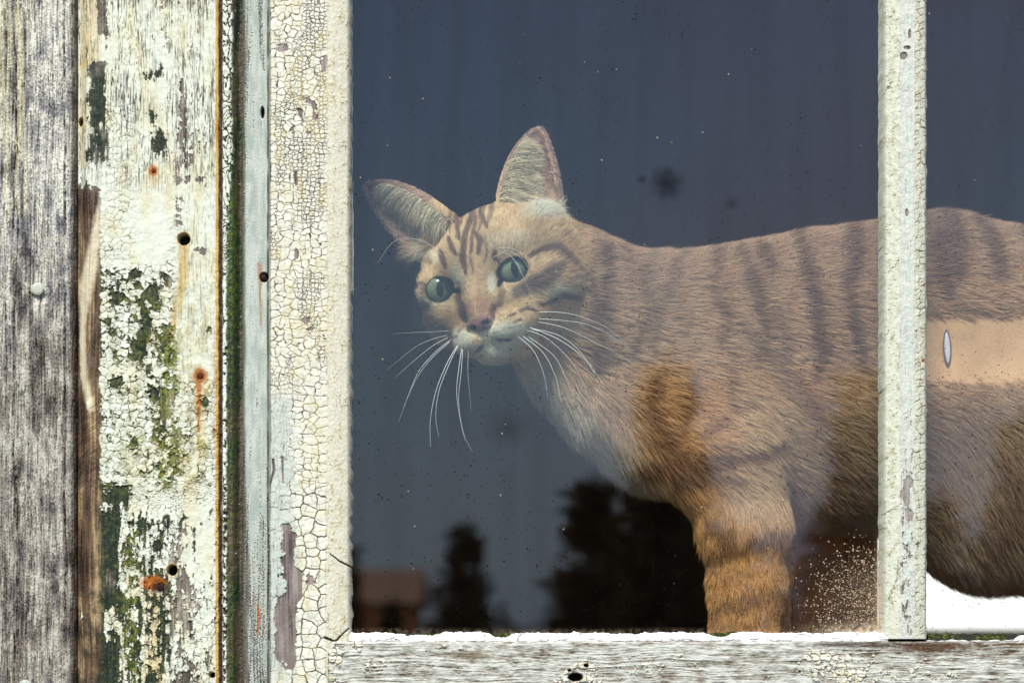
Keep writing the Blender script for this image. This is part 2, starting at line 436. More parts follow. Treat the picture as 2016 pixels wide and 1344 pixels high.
    pc = mixc(pc, YELLOW, np.clip(yl, 0, 1) * sm(-.6, .5, g + .3) * .8)
    ms = boxm(P, Q, 318, 352, 640, 960, 9) * .95 + boxm(P, Q, 200, 420, 860, 960, 20) * .35 + boxm(P, Q, 220, 420, 560, 900, 30) * .25 + boxm(P, Q, 240, 275, 1040, 1344, 12) * .5
    ms = np.clip(ms * sm(-.3, .4, n1 + n2 * .7 + .1), 0, 1)
    mcol = mixc(MOSS, lin(176, 176, 70) * .8, sm(-.3, .5, n2))
    pc = mixc(pc, mcol, ms * .8)
    wood = mixc(wood, mcol * .8, np.clip(ms * 1.3 + .35 * sm(.1, .6, n2) * boxm(P, Q, 190, 350, 500, 1900, 20), 0, 1) * .7)
    c = mixc(wood, pc, paint)
    c = mixc(c, mixc(DIRT, lin(84, 66, 40) * .8, sm(-.3, .5, n1)), crk * paint)
    # rusty nails and holes
    rn = np.zeros(P.shape, f32); dk = np.zeros(P.shape, f32)
    for cx, cy, r in ((302, 337, 8), (394, 740, 13)):
        rr = spot(P + n2 * 2, Q, cx, cy, r, r * 1.1)
        rn = np.maximum(rn, 1 - sm(.75, 1.5, rr)); dk = np.maximum(dk, (1 - sm(.2, .9, spot(P, Q, cx + 1, cy + 1, r * .8))))
    rn = np.maximum(rn, 1 - sm(.6, 1.25, spot(P + n2 * 3, Q, 302, 1147, 27, 15)))
    dk = np.maximum(dk, 1 - sm(.5, 1.1, spot(P + n2 * 3, Q, 314, 1156, 17, 14)))
    rn = np.maximum(rn, polyd(P + n2 * 3, Q, [(393, 750), (392, 790), (391, 850)], [8, 5, 2]) * .9)
    rn = np.maximum(rn, boxm(P, Q, 420, 426, 640, 900, 3) * .4)
    c = mixc(c, RUST, np.clip(rn, 0, 1) * .92); c = mixc(c, RUSTD, dk * .9)
    hl = np.minimum(spot(P + n2, Q, 362, 471, 12.5), spot(P + n2, Q, 339, 1122, 11))
    hl = np.minimum(hl, spot(P, Q, 418, 1328, 6)); hl = np.minimum(hl, spot(P, Q, 156, 236, 5, 9))
    hole = 1 - sm(.8, 1.05, hl)
    c = mixc(c, lin(16, 10, 8) * .8, hole); c = mixc(c, YELLOW, (1 - sm(1.0, 1.6, hl)) * (1 - hole) * .5)
    # right moulded edge: ochre line, brown line, bead of white flakes, green recess
    sx = P + 1.6 * fbm(P * 0 + 3, Q / 24, 120, 3)
    och = boxm(sx, Q, 425, 432, -9e3, 9e3, 1.6)
    c = mixc(c, mixc(lin(196, 140, 52) * .8, lin(222, 186, 110) * .8, sm(-.4, .4, fbm(P / 6, Q / 60, 121, 3))), och)
    brn = boxm(sx, Q, 431, 438, -9e3, 9e3, 1.5) * sm(-.9, -.1, fbm(P / 6, Q / 45, 122, 3) + .25)
    c = mixc(c, lin(58, 38, 20) * .8, brn)
    zone = sm(437, 440, P)
    gz = mixc(lin(44, 60, 38) * .8, mixc(lin(76, 64, 50) * .8, lin(108, 94, 76) * .8, sm(-.3, .4, g)), sm(-.2, .4, fbm(P / 14, Q / 110, 123, 3) + .25 - .5 * boxm(P, Q, 430, 470, 300, 900, 20)))
    gz = mixc(gz, MOSS * .95, sm(-.12, .30, fbm(P / 5, Q / 12, 124, 4, .65) + .25 * boxm(P, Q, 430, 470, 360, 640, 20) - .1) * boxm(P, Q, 436, 467, 90, 1900, 6) * .85)
    ef, idf, _, _ = voronoi((P - 436) / 15 + .3 * n2, (Q + 7 * n2 + 9 * n1) / (19 + 8 * big), 131, .8)
    fl = (1 - sm(455, 459, P + 3 * n2 + 5 * (idf - .5) + 7 * sm(330, 460, Q) * (idf > .3))) * sm(437, 440, P) * np.maximum(sm(.05, .10, ef), sm(480, 560, Q))
    keep = (idf > (.06 + .30 * sm(250, 420, Q) + .62 * sm(540, 620, Q))).astype(f32)
    narrow = 1 - sm(445, 449, P + 4 * n1)
    fl = fl * np.maximum(keep * (1 - sm(480, 560, Q)), narrow * sm(-.25, .05, n2 + n1 * .8 + .25 - .4 * sm(900, 1000, Q)))
    gz = mixc(gz, PAINT * .97, fl)
    c = mixc(c, gz, zone)
    fl2 = (fbm(P / 5, Q / 14, 133, 3, .6) > .70) * boxm(P, Q, 462, 474, -9e3, 9e3, 2)
    c = mixc(c, PAINT * .9, fl2 * 1.0)
    dmp = paint * (1 - zone)
    curl = (ox * (hash01((id1 * 1e4).astype(np.int64), np.int64(3) + 0 * P.astype(np.int64), 5) - .5) + oy * (id1 - .35)) * ck
    h = dmp * (2.6 + 2.0 * prox * ck + 1.8 * curl * (.4 + prox) + .5 * sm(.02, .35, e1) * ck) - crk * paint * 1.4
    h = h + 2.4 * wt * (1 - paint) + n1 * 1.5 + ms * 2
    h = h - hole * 30 - dk * 2
    h = h - 22 * (1 - sm(150, 176, P)) - brn * 7 - 4 * och * 0 + zone * (fl * 5 + 2 * n2 - 3)
    h = h - 20 * sm(456, 470, P) + 3 * fl2
    return h.astype(f32), c

# --- pale blue-grey stop strip ----------------------------------------------
def fn_stop(P, Q):
    g = grainy(P, Q, 41, 2.4, 170); n1 = fbm(P / 18, Q / 60, 42, 4, .6); sp = fbm(P / 2, Q / 3.2, 43, 3, .7)
    lowr = sm(800, 1150, Q)
    pc = mixc(BLUEP, lin(206, 212, 200) * .82, sm(-.3, .5, n1 + g * .5 + .15))
    wood, wt = bare(P, Q, 44, lin(60, 54, 48) * .8, lin(112, 104, 96) * .8, lin(160, 152, 140) * .8)
    loss = g * .8 + sp * .55 + n1 * .3 - .50 + .45 * lowr + .28 * boxm(P, Q, 482, 500, -900, 330, 8) + .25 * (1 - sm(482, 492, P)) + .55 * polyd(P, Q, [(512, -20), (516, 110), (520, 140)], [7, 5, 2])
    pt = 1 - sm(-.05, .08, loss)
    c = mixc(wood, pc, pt)
    c = mixc(c, lin(54, 58, 40) * .8, (1 - sm(480, 486, P + 2 * n1)) * .8)
    st = np.maximum(polyd(P + 3 * n1, Q, [(511, 520), (512, 550), (513, 640)], [5, 4, 1.5]), polyd(P + 4 * n1, Q, [(509, 1190), (510, 1215), (508, 1250)], [2, 6, 2])) * sm(-.6, .3, sp + n1 + .2)
    c = mixc(c, RUST, st * .85)
    hl = 1 - sm(.75, 1.1, np.minimum(spot(P, Q, 520, 546, 9, 10), np.minimum(spot(P, Q, 517, 222, 4, 12), spot(P, Q, 534, 70, 4, 9))))
    c = mixc(c, lin(30, 14, 10) * .8, hl)
    c = mixc(c, lin(50, 46, 40) * .8, boxm(P, Q, 526, 529, -9e3, 9e3, 1.4) * sm(-.5, .3, fbm(P / 4, Q / 50, 47, 3) + .2))
    h = pt * 2 + g * 1.8 + sp * .6 - hl * 12 - 5 * sm(526, 534, P)
    return h.astype(f32), c

# --- sash stile with alligatored paint --------------------------------------
def crackle(P, Q, sx, sy, seed, w=.05):
    wx = P + 5 * fbm(P / 28, Q / 28, seed + 3, 3); wy = Q + 5 * fbm(P / 28, Q / 28, seed + 4, 3)
    e, i, ox, oy = voronoi(wx / sx, wy / sy, seed, .62)
    return e, i, ox, oy

def fn_stile(P, Q):
    n1 = fbm(P / 20, Q / 30, 201, 4, .6); n2 = fbm(P / 6, Q / 8, 202, 3, .6); big = fbm(P / 60, Q / 120, 203, 3); g = grainy(P, Q, 204, 2.5, 120)
    wood, wt = bare(P, Q, 205, lin(84, 74, 68) * .8, lin(138, 124, 118) * .8, lin(172, 160, 152) * .8)
    szv = 1 + .35 * big
    ea, ia, ox, oy = crackle(P + 5 * n1, Q + 5 * fbm(P / 16, Q / 16, 206, 2), 17, 12.5, 210)
    em, im, _, _ = crackle(P - 4 * n1, Q, 25, 19, 231)
    mz = sm(-.1, .2, fbm(P / 60, Q / 80, 232, 2))
    eb, ib, ox2, oy2 = crackle(P, Q, 26, 25, 214)
    es, is_, _, _ = crackle(P, Q, 8.5, 8.0, 218)
    ef, if_, _, _ = crackle(P + 5 * n1, Q + 6 * n2, 12, 8.5, 221)
    putty = sm(640, 648, P + 2 * n1)
    smallz = sm(-.1, .25, fbm(P / 45, Q / 90, 207, 2) + .5 * boxm(P, Q, 585, 645, -100, 420, 20) - .1) * (1 - sm(700, 850, Q))
    bigz = sm(880, 1000, Q) * (1 - putty)
    ca = (1 - sm(.015, .07, ea + .035 * n2 + .02 * n1)) * sm(-.9, -.2, n2 + n1 + .2)
    cb = 1 - sm(.016, .055, eb + .012 * n2)
    cs = (1 - sm(.03, .13, es)) * .85
    cf = (1 - sm(.02, .10, ef)) * (.1 + .8 * sm(-.1, .5, n1 + n2 * .5))
    cm = 1 - sm(.010, .050, em + .02 * n2)
    ca = np.maximum(ca * (1 - .8 * mz), cm * np.maximum(mz, .25))
    crk = np.maximum(ca * (1 - .25 * smallz), cs * smallz)
    crk = crk * (1 - bigz) + np.maximum(cb, ca * .45) * bigz
    crk = crk * (1 - putty) + np.maximum(cf * .8, ca * .30 * sm(0, .5, n1)) * putty
    lb = boxm(P, Q, 525, 592, 780, 1900, 10) * (1 - sm(1300, 1340, Q) * .6)          # lower left: pale, grained paint and bare wood
    lbn = lb * sm(-.15, .05, (595 - P) / 60 - .35 + n1 * .5)
    crk = crk * (1 - lbn * .92)
    dash = (1 - sm(.01, .06, np.abs(fbm(P / 6, Q / 90, 224, 3)))) * lbn * .5
    crk = np.maximum(crk, dash)
    loss = -.75 + n1 * .35 + (ia - .5) * .5 * (1 - lb) + n2 * .2
    for cx, cy, rx, ry, a in ((558, 96, 10, 8, 1.3), (590, 222, 8, 14, 1.0), (580, 255, 5, 10, 1.0), (616, 210, 9, 11, 1.1), (604, 200, 8, 9, 1.1), (622, 232, 7, 14, 1.0), (610, 262, 5, 9, .9), (640, 130, 7, 18, .9), (596, 240, 6, 8, .9), (583, 350, 7, 22, 1.0), (595, 310, 7, 8, .8), (582, 500, 8, 14, 1.2), (604, 632, 12, 7, 1.1), (613, 648, 7, 6, 1), (638, 664, 6, 7, 1), (588, 680, 9, 4, .9), (588, 605, 5, 6, .9), (630, 98, 8, 6, .8), (640, 120, 5, 10, .6), (612, 1140, 9, 14, 1.1), (622, 1145, 5, 6, .6), (578, 405, 4, 14, .8)):
        loss = loss + a * (1 - sm(.2, 1.6, spot(P + 7 * n1 + 4 * n2, Q + 6 * n2 - 5 * n1, cx, cy, rx, ry)))
    loss = loss + 1.35 * boxm(P + 14 * n1 + 5 * n2, Q, 553, 582, 1030, 1320, 11) + 1.0 * boxm(P + 12 * n1, Q, 562, 598, 1120, 1180, 10) + 1.1 * boxm(P + 6 * n1, Q, 540, 580, 1170, 1300, 9)
    loss = loss + 1.0 * (polyd(P, Q, [(556, 900), (558, 950)], [4, 3]) + polyd(P, Q, [(538, 905), (540, 925), (530, 960)], [4, 5, 2])) - 1.2 * (1 - sm(.6, 1.2, spot(P + 6 * n1, Q, 557, 1155, 13, 20)))
    pt = 1 - sm(-.04, .05, loss)
    pc = mixc(lin(240, 238, 220) * .88, lin(230, 224, 188) * .85, sm(-.1, .8, n1 + big * .6 + .05) * .8)
    pc = mixc(pc, lin(206, 214, 204) * .84, lbn * .85)
    pc = mixc(pc, lin(230, 224, 198) * .86, putty * .7)
    pc = pc * (.95 + .06 * n2 + .05 * (ia - .5))[..., None]
    cdark = mixc(lin(70, 56, 36) * .8, lin(150, 128, 66) * .8, sm(-.3, .5, n1 + big))
    stain = (1 - sm(.03, .22, ea)) * .08 * sm(-.2, .4, big) * (1 - putty) * (1 - lbn)
    pc = mixc(pc, lin(206, 182, 110) * .8, stain)
    c = mixc(wood, pc, pt); c = mixc(c, cdark, np.clip(crk * 1.25, 0, 1) * pt)
    line = boxm(P + 2 * n1, Q, 641, 642, 300, 9e3, 1.3) * sm(-.3, .3, fbm(P * 0, Q / 60, 230, 2) + .1) * sm(880, 1000, Q)
    c = mixc(c, lin(150, 120, 60) * .8, line * .8)
    c = mixc(c, lin(44, 44, 38) * .8, (1 - sm(530, 535, P + 2 * n1)) * .9)
    big_crack = np.maximum(polyd(P + n2 * 1.5, Q, [(650, 1090), (668, 1104), (688, 1114)], [1.2, 1.8, 2.2]), polyd(P + n2 * 2, Q, [(640, 1255), (660, 1262), (672, 1250), (686, 1236)], [3, 2.4, 2, 1.5]))
    c = mixc(c, lin(40, 30, 20) * .8, big_crack)
    curl = (ox * (ia - .5) * 1.4 + oy * (if_ * 0 + ia - .4)) * (1 - putty) * (1 - bigz) + bigz * (ox2 * (ib - .5) + oy2 * (ib - .3)) * 2.2
    h = pt * (3.0 + curl * 1.1 + n1 * 1.0) * (1 - .2 * putty) - np.clip(crk, 0, 1) * pt * 1.4 + wt * 1.5 * (1 - pt) - big_crack * 4 + n2 * .6 * putty
    h = h - 13 * np.clip((P - 648) / 44, 0, 1) ** 1.5 - 14 * np.clip((P - 682) / 9, 0, 1) ** 2 - 4 * (1 - sm(530, 537, P))
    return h.astype(f32), c

def edge_noise(seed, amp, sc, amp2=1.2):
    def f(Q):
        a = fbm(Q / sc, Q * 0 + seed, seed, 3, .6) * amp
        b = np.abs((Q / 34 + .4 * fbm(Q / 60, Q * 0, seed + 1, 2)) % 1 - .5) * amp2
        return a - b
    return f

# --- muntin ----------------------------------------------------------------
def fn_muntin(P, Q):
    n1 = fbm(P / 14, Q / 22, 301, 4, .6); n2 = fbm(P / 5, Q / 5, 302, 3, .6); g = grainy(P, Q, 303, 1.8, 60)
    ef, if_, _, _ = crackle(P + Q * .35, Q, 8.5, 8.5, 304)
    er, ir, orx, ory = crackle(P, Q + P * .4, 12, 14, 308)
    ctr = sm(1769, 1773, P + n1) * (1 - sm(1798, 1802, P + n1))
    rt = sm(1799, 1803, P); lf = 1 - sm(1769, 1773, P)
    pc = mixc(lin(228, 228, 208) * .86, lin(212, 208, 178) * .82, sm(-.2, .7, n1))
    pw = mixc(lin(214, 216, 208) * .84, lin(228, 230, 216) * .84, sm(-.4, .4, g))
    c = mixc(pc, pw, ctr)
    wood, wt = bare(P, Q, 306, lin(96, 86, 76) * .8, lin(150, 142, 132) * .8, lin(186, 180, 168) * .8)
    loss = -.58 + g * .55 + n1 * .5 + n2 * .25 + .5 * boxm(P, Q, 1771, 1800, 880, 1260, 6) * sm(-.2, .4, n1 + g) - .25 * lf - .25 * rt
    for cx, cy, rx, ry, a in ((1778, 112, 8, 8, 1.3), (1786, 95, 8, 4, .9), (1791, 68, 3, 10, 1.0), (1789, 950, 10, 12, 1.5), (1782, 975, 9, 16, 1.3), (1790, 1010, 8, 10, 1.3), (1785, 420, 4, 9, .9), (1806, 1075, 6, 10, .8)):
        loss = loss + a * (1 - sm(.5, 1.3, spot(P, Q, cx, cy, rx, ry)))
    loss = loss + .45 * boxm(P, Q, 1771, 1800, 780, 880, 8) * sm(0, .4, n2)
    pt = 1 - sm(-.03, .05, loss)
    c = mixc(wood, c, pt)
    dir_ = fbm((P * .5 + Q) / 5.5, (P - Q * .5) / 26, 309, 3, .6)
    tick = (1 - sm(.0, .07, np.abs(dir_ - .28))) * (lf + rt) * sm(.0, .35, fbm(P / 9, Q / 9, 310, 2) + .1)
    ck = np.clip(tick * 1.05 + (1 - sm(.02, .07, er)) * rt * sm(-.2, .3, n1 + .1) * .9 + (1 - sm(.02, .08, ef)) * lf * sm(.15, .5, n1) * .6, 0, 1)
    ln = (1 - sm(.01, .06, np.abs(fbm(P / 4.5, Q / 60, 311, 3)))) * ctr * .35
    jn = (boxm(P + n1, Q, 1770.5, 1771.5, -9e3, 9e3, .9) + boxm(P + n1, Q, 1800, 1801, -9e3, 9e3, .9)) * sm(-.2, .4, fbm(P * 0, Q / 40, 313, 2)) * .5
    for pts, ws in (([(1741, 1012), (1755, 1004), (1772, 992)], [1.8, 1.0, .7]), ([(1748, 538), (1762, 525), (1768, 512)], [1.0, 1.2, .7]), ([(1746, 176), (1757, 160)], [1.6, 1.0]), ([(1742, 665), (1752, 650)], [1.2, .8]), ([(1768, 1100), (1766, 1140), (1750, 1180)], [.6, 1.2, 1.4])):
        ck = np.maximum(ck, polyd(P + 3 * n2, Q + 3 * n2, pts, ws) * .8)
    c = mixc(c, lin(78, 70, 46) * .8, np.clip(ck + ln + jn, 0, 1) * .9)
    c = mixc(c, RUST, (1 - sm(.5, 1.1, spot(P + n2 * 2, Q, 1819, 708, 5, 5))) * .95)
    c = c * (.96 + .07 * n2)[..., None]
    h = pt * 3 + n1 * 1.2 + (ory * (ir - .4) * 1.6) * rt + wt * (1 - pt) * 1.4 - ck * 2 + n2 * .35
    h = h - 15 * np.clip((1771 - P) / 31, 0, 1) ** 1.2 - 15 * np.clip((P - 1800) / 28, 0, 1) ** 1.3 - 12 * np.clip((1747 - P) / 7, 0, 1) ** 2 - 12 * np.clip((P - 1821) / 8, 0, 1) ** 2
    return h.astype(f32), c

# --- bottom rail -------------------------------------------------------------
def fn_rail(P, Q):
    n1 = fbm(P / 34, Q / 20, 401, 4, .6); n2 = fbm(P / 8, Q / 8, 402, 4, .6)
    w = 8 * fbm(P / 180, Q / 60, 403, 3)
    g = fbm(P / 90, (Q + w) / 3.2, 404, 4, .6) * .7 + fbm(P / 240, (Q + w) / 10, 405, 3) * .5
    sp = fbm(P / 14, Q / 2.4, 406, 3, .6)
    t = .60 + g * .7 + n1 * .5 + sp * .28 - .22 * sm(1550, 1800, P) * (1 - sm(1272, 1310, Q)) - .05
    dark = lin(100, 82, 60) * .8; mid = lin(182, 178, 166) * .8; light = lin(218, 219, 208) * .84
    c = mixc(dark, mid, sm(.05, .42, t)); c = c * (1 - sm(.42, .75, t))[..., None] + light * sm(.42, .75, t)[..., None]
    loss = .55 + n1 * .45 + n2 * .5
    for cx, cy, rx, ry, a in ((655, 1310, 26, 60, 1.2), (745, 1310, 40, 14, .7), (700, 1275, 16, 24, .8), (1150, 1325, 46, 32, 1.1), (1260, 1315, 50, 20, .6), (1090, 1340, 30, 14, .6), (1600, 1290, 26, 16, .9), (1650, 1310, 90, 38, .75), (1690, 1335, 80, 18, .6), (1790, 1320, 60, 22, .6), (1870, 1330, 40, 14, .6), (1345, 1300, 40, 14, .5), (860, 1275, 60, 9, .5)):
        loss = loss - a * .62 * (1 - sm(.3, 1.3, spot(P, Q, cx, cy, rx, ry)))
    e, i, ox, oy = crackle(P, Q, 17, 14, 408)
    loss = loss + (i - .5) * .5
    pt = 1 - sm(-.04, .05, loss)
    pc = mixc(lin(234, 231, 214) * .86, lin(216, 198, 138) * .84, sm(-.2, .6, n1 + n2 * .5))
    ck = (1 - sm(.02, .08, e)) * pt
    c = mixc(c, pc, pt); c = mixc(c, lin(84, 66, 36) * .8, ck * .9)
    rs = (1 - sm(.3, 1.1, spot(P, Q, 1835, 1273, 95, 17) + n2 * .35)) * .95 * (1 - pt * .7)
    c = mixc(c, lin(84, 54, 30) * .7, rs * sm(-.5, .3, g + .2)); c = mixc(c, RUST, rs * sm(.2, .6, n2) * .8)
    c = mixc(c, lin(56, 40, 26) * .8, (1 - sm(.4, 1.1, spot(P, Q, 1680, 1268, 120, 9) + n2 * .3)) * .7)
    c = mixc(c, lin(112, 92, 50) * .8, (1 - sm(.4, 1.1, spot(P, Q, 920, 1288, 60, 12) + n2 * .5)) * .7 + 0 * P)
    hl = np.minimum(spot(P + n2 * 2, Q, 1133, 1332, 15, 9), spot(P + n2, Q, 1154, 1309, 5, 3.5)); hl = np.minimum(hl, spot(P, Q, 1121, 1319, 3, 3))
    hole = 1 - sm(.8, 1.08, hl); c = mixc(c, lin(10, 10, 6) * .8, hole)
    c = mixc(c, lin(70, 60, 44) * .8, (1 - sm(645, 650, P + n1 * 2)) * .9)
    h = t * 3 + pt * (3 + 4 * oy * (i - .3)) - ck * 2 - hole * 26 - 3 * (1 - sm(1262, 1266, Q)) + n1
    return h.astype(f32), c

# --- putty bead along the bottom of a pane ----------------------------------
def fn_bead(P, Q):
    n1 = fbm(P / 26, Q / 10, 501, 3); n2 = fbm(P / 6, Q / 5, 502, 3)
    c = np.broadcast_to(lin(240, 243, 240) * .9, P.shape + (3,)) * (1 + .05 * n1 + .04 * n2)[..., None]
    e, i, ox, oy = crackle(P, Q, 60, 30, 503)
    ck = (1 - sm(.008, .03, e)) * sm(-.1, .3, n1 + .1)
    c = mixc(c, lin(90, 80, 60) * .8, ck * .8)
    low = sm(1256, 1263, Q)
    h = 4 * n1 + (i - .5) * 2 + n2 * 1.2 - ck * 3 + np.clip((Q - 1243) / 18, 0, 1) * 16 - 4 * low
    return h.astype(f32), c

def bead_top(P):
    n = fbm(P / 30, P * 0, 511, 4, .6) * 4 + fbm(P / 7, P * 0, 512, 2) * 1.6
    notch = 12 * boxm(P, P * 0, 770, 866, -1, 1, 14) + 9 * (1 - sm(.3, 1.1, np.abs(P - 985) / 24)) + 7 * (1 - sm(.3, 1.1, np.abs(P - 1415) / 30)) - 4 * boxm(P, P * 0, 870, 950, -1, 1, 6)
    step = 3 * ((hash01(np.floor(P / 47).astype(np.int64), np.int64(0) + 0 * P.astype(np.int64), 9)) - .5)
    return n + notch + step + 1

def bead_top2(P):
    return 12 + fbm(P / 30, P * 0, 521, 4, .6) * 4 - 10 * sm(1995, 2010, P)

m_board = wood_mat("weathered_wood", grain=(1, 1, .06), amount=.30, bump=.35)
m_paint = wood_mat("flaking_paint", grain=(1, 1, .12), rough=.6, amount=.08, bump=.12)
m_hwood = wood_mat("rail_wood", grain=(.06, 1, 1), amount=.25, bump=.3)
m_putty = wood_mat("putty", grain=(1, 1, 1), rough=.65, amount=.08, bump=.3)

YA = axis(-620, 1960, *FY, 1.0, 6)
YA2 = axis(-620, 1960, *FY, 1.5, 8)

def disc_nail(name, px, py, h, r, col, label, parent, dome=.35, rough=.5):
    """a round nail head standing a little proud, slightly domed, with a shank"""
    k = (DC - h) / DC
    ns, nr = 28, 5
    V = []; F = []
    prof = [(r * .35, 14 + 0), (r * .35, -0.5), (r * .98, -1.0), (r, -2.2), (r * .93, -3.2), (r * .6, -3.2 - dome * 2.2), (r * .25, -3.2 - dome * 3)]
    for rr, y in prof:
        for i in range(ns):
            a = 2 * math.pi * i / ns
            w = rr * (1 + .03 * math.sin(3 * a + px))
            V.append((((px - 1008) * k + w * math.cos(a)) * S, (-h + y) * S, ((HZ - py) * k + w * math.sin(a)) * S + GZ))
    for j in range(len(prof) - 1):
        for i in range(ns):
            F.append((j * ns + i, j * ns + (i + 1) % ns, (j + 1) * ns + (i + 1) % ns, (j + 1) * ns + i))
    cap = tuple(range((len(prof) - 1) * ns, len(prof) * ns))
    m = flat_mat(name + "_metal", col, rough, .45, 2600, .3)
    o = np_mesh(name, np.array(V), np.array(F), None, m, parent, True, extra_faces=[cap])
    if label: o["label"] = label
    return o

# siding boards: the one in the picture and its coarser neighbours to the left
sid = empty("siding_board", (-0.26, -0.01, GZ)); tag(sid, "grey weathered wooden siding board with long splits, at the far left beside the flaking casing", "board")
relief("plank", axis(-130, 158, 0, 160, 1.0, 6), YA, fn_siding, 30, 20, m_board, sid)
disc_nail("nail_head", 74, 569, 36, 12.5, lin(205, 208, 190) * .8, "white painted nail head halfway up", sid)
disc_nail("nail_head", 50, 1350, 36, 13, lin(190, 196, 186) * .8, "pale nail head at the bottom edge", sid)

cas = empty("window_casing", (-0.2, -0.01, GZ)); tag(cas, "wide casing board of green stained wood under flaking cream paint, left of the window sash", "casing")
relief("casing_board", axis(150, 480, 148, 482, 1.0, 6), YA, fn_casing, 44, 20, m_paint, cas)
disc_nail("nail_head", 394, 740, 42, 9, lin(110, 44, 4) * .5, "rusty nail head leaving an orange drip", cas, .8, .8)
disc_nail("nail_head", 303, 337, 42, 6, lin(150, 60, 10) * .4, "small rusty nail head near the top", cas, .8, .8)
disc_nail("nail_head", 318, 1156, 42, 8, lin(50, 22, 12) * .5, "dark rusted nail head in a torn patch near the bottom", cas, .8, .8)
relief("stop_strip", axis(478, 533, 476, 536, 1.0, 6), YA, fn_stop, 26, 20, m_paint, cas)
disc_nail("nail_head", 519, 547, 24, 6, lin(52, 22, 14) * .8, "rusty nail end in the pale stop strip", cas, .8, .8)

sash = empty("window_sash", (0.06, 0, GZ)); tag(sash, "old wooden window sash with alligatored cream paint and two dusty panes of glass", "window")
relief("stile", axis(531, 690, 530, 692, 1.0, 6), YA, fn_stile, 36, 28, m_paint, sash, edge_r=edge_noise(611, 4.5, 26, 4.0))
relief("muntin", axis(1741, 1829, 1740, 1830, 1.0, 4), axis(-300, 1257, *FY, 1.0, 6), fn_muntin, 36, 28, m_paint, sash,
       edge_l=edge_noise(621, 2.5, 40, 1.5), edge_r=edge_noise(631, 3.6, 36, 3.2))
relief("bottom_rail", axis(646, 2900, 640, 2030, 1.25, 8), axis(1262, 1500, 1250, 1366, 1.0, 8), fn_rail, 36, 28, m_hwood, sash)
b1 = relief("putty_bead", axis(688, 1746, 680, 1750, 1.0, 6), axis(1244, 1262, 1240, 1264, .9, 2), fn_bead, 16, 6, m_putty, sash, edge_t=bead_top)
b1["label"] = "broken white putty along the foot of the large pane"
b2 = relief("putty_bead", axis(1826, 2880, 1826, 2030, 1.0, 8), axis(1248, 1262, 1240, 1264, .9, 2), fn_bead, 14, 6, m_putty, sash, edge_t=bead_top2)
b2["label"] = "crumbled putty along the foot of the right pane"
# the part of the sash beyond the picture
relief("top_rail", axis(690, 2880, 0, 1, 1, 9), axis(-420, -300, 0, 1, 1, 8), lambda P, Q: fn_rail(P, Q + 1600), 36, 28, m_hwood, sash)
relief("stile", axis(2880, 3040, 0, 1, 1, 6), axis(-620, 1960, 0, 1, 1, 8), lambda P, Q: fn_stile(P - 2349, Q), 36, 28, m_paint, sash)
# a sliver of old paint left on the glass beside the stile
def fn_sliver(P, Q):
    n = fbm(P / 4, Q / 30, 701, 3)
    c = mixc(lin(150, 176, 180) * .7, lin(214, 220, 214) * .8, sm(-.3, .4, n + .8 * boxm(P, Q, 680, 700, 380, 575, 4)))
    return (n * .6).astype(f32), c
def sliver_r(Q):
    return 2.6 * fbm(Q / 60, Q * 0, 703, 3) + 2.2 * boxm(Q * 0, Q, -1, 1, 380, 575, 1.5) - 2.0 * sm(600, 760, Q) - 1
s1 = relief("paint_sliver", axis(680, 695, 670, 700, 1, 1), YA2, fn_sliver, 1.5, -.2, m_putty, sash, edge_r=sliver_r)
s1["label"] = "thin pale blue strip of paint left on the glass edge"

# mossy dirt lying in the gap behind the putty
def fn_moss(P, Q):
    n = fbm(P / 8, Q / 4, 711, 4, .65); n2 = fbm(P / 30, Q / 30, 712, 2)
    c = mixc(lin(44, 52, 22) * .8, lin(120, 118, 50) * .8, sm(0, .5, n)); c = mixc(c, lin(48, 48, 42) * .8, sm(-.1, .4, n2))
    return (n * 2).astype(f32), c
m_moss = wood_mat("mossy_dirt", grain=(1, 1, 1), rough=.95, amount=.4, bump=.6)
mo = relief("moss", axis(690, 1738, 690, 1738, 1.5, 6), axis(1245, 1262, 1240, 1264, 1.5, 2), fn_moss, 3, -.2, m_moss, sash, edge_t=lambda P: 4 * fbm(P / 22, P * 0, 715, 3) + 2 - 3 * boxm(P, P * 0, 740, 880, -1, 1, 10) - 3 * (1 - sm(.3, 1.2, np.abs(P - 1440) / 60)))
mo2 = relief("moss", axis(1828, 2880, 1828, 2030, 1.5, 8), axis(1246, 1262, 1240, 1264, 1.5, 2), fn_moss, 4, -.2, m_moss, sash, edge_t=lambda P: 3 * fbm(P / 22, P * 0, 716, 3) + 1)

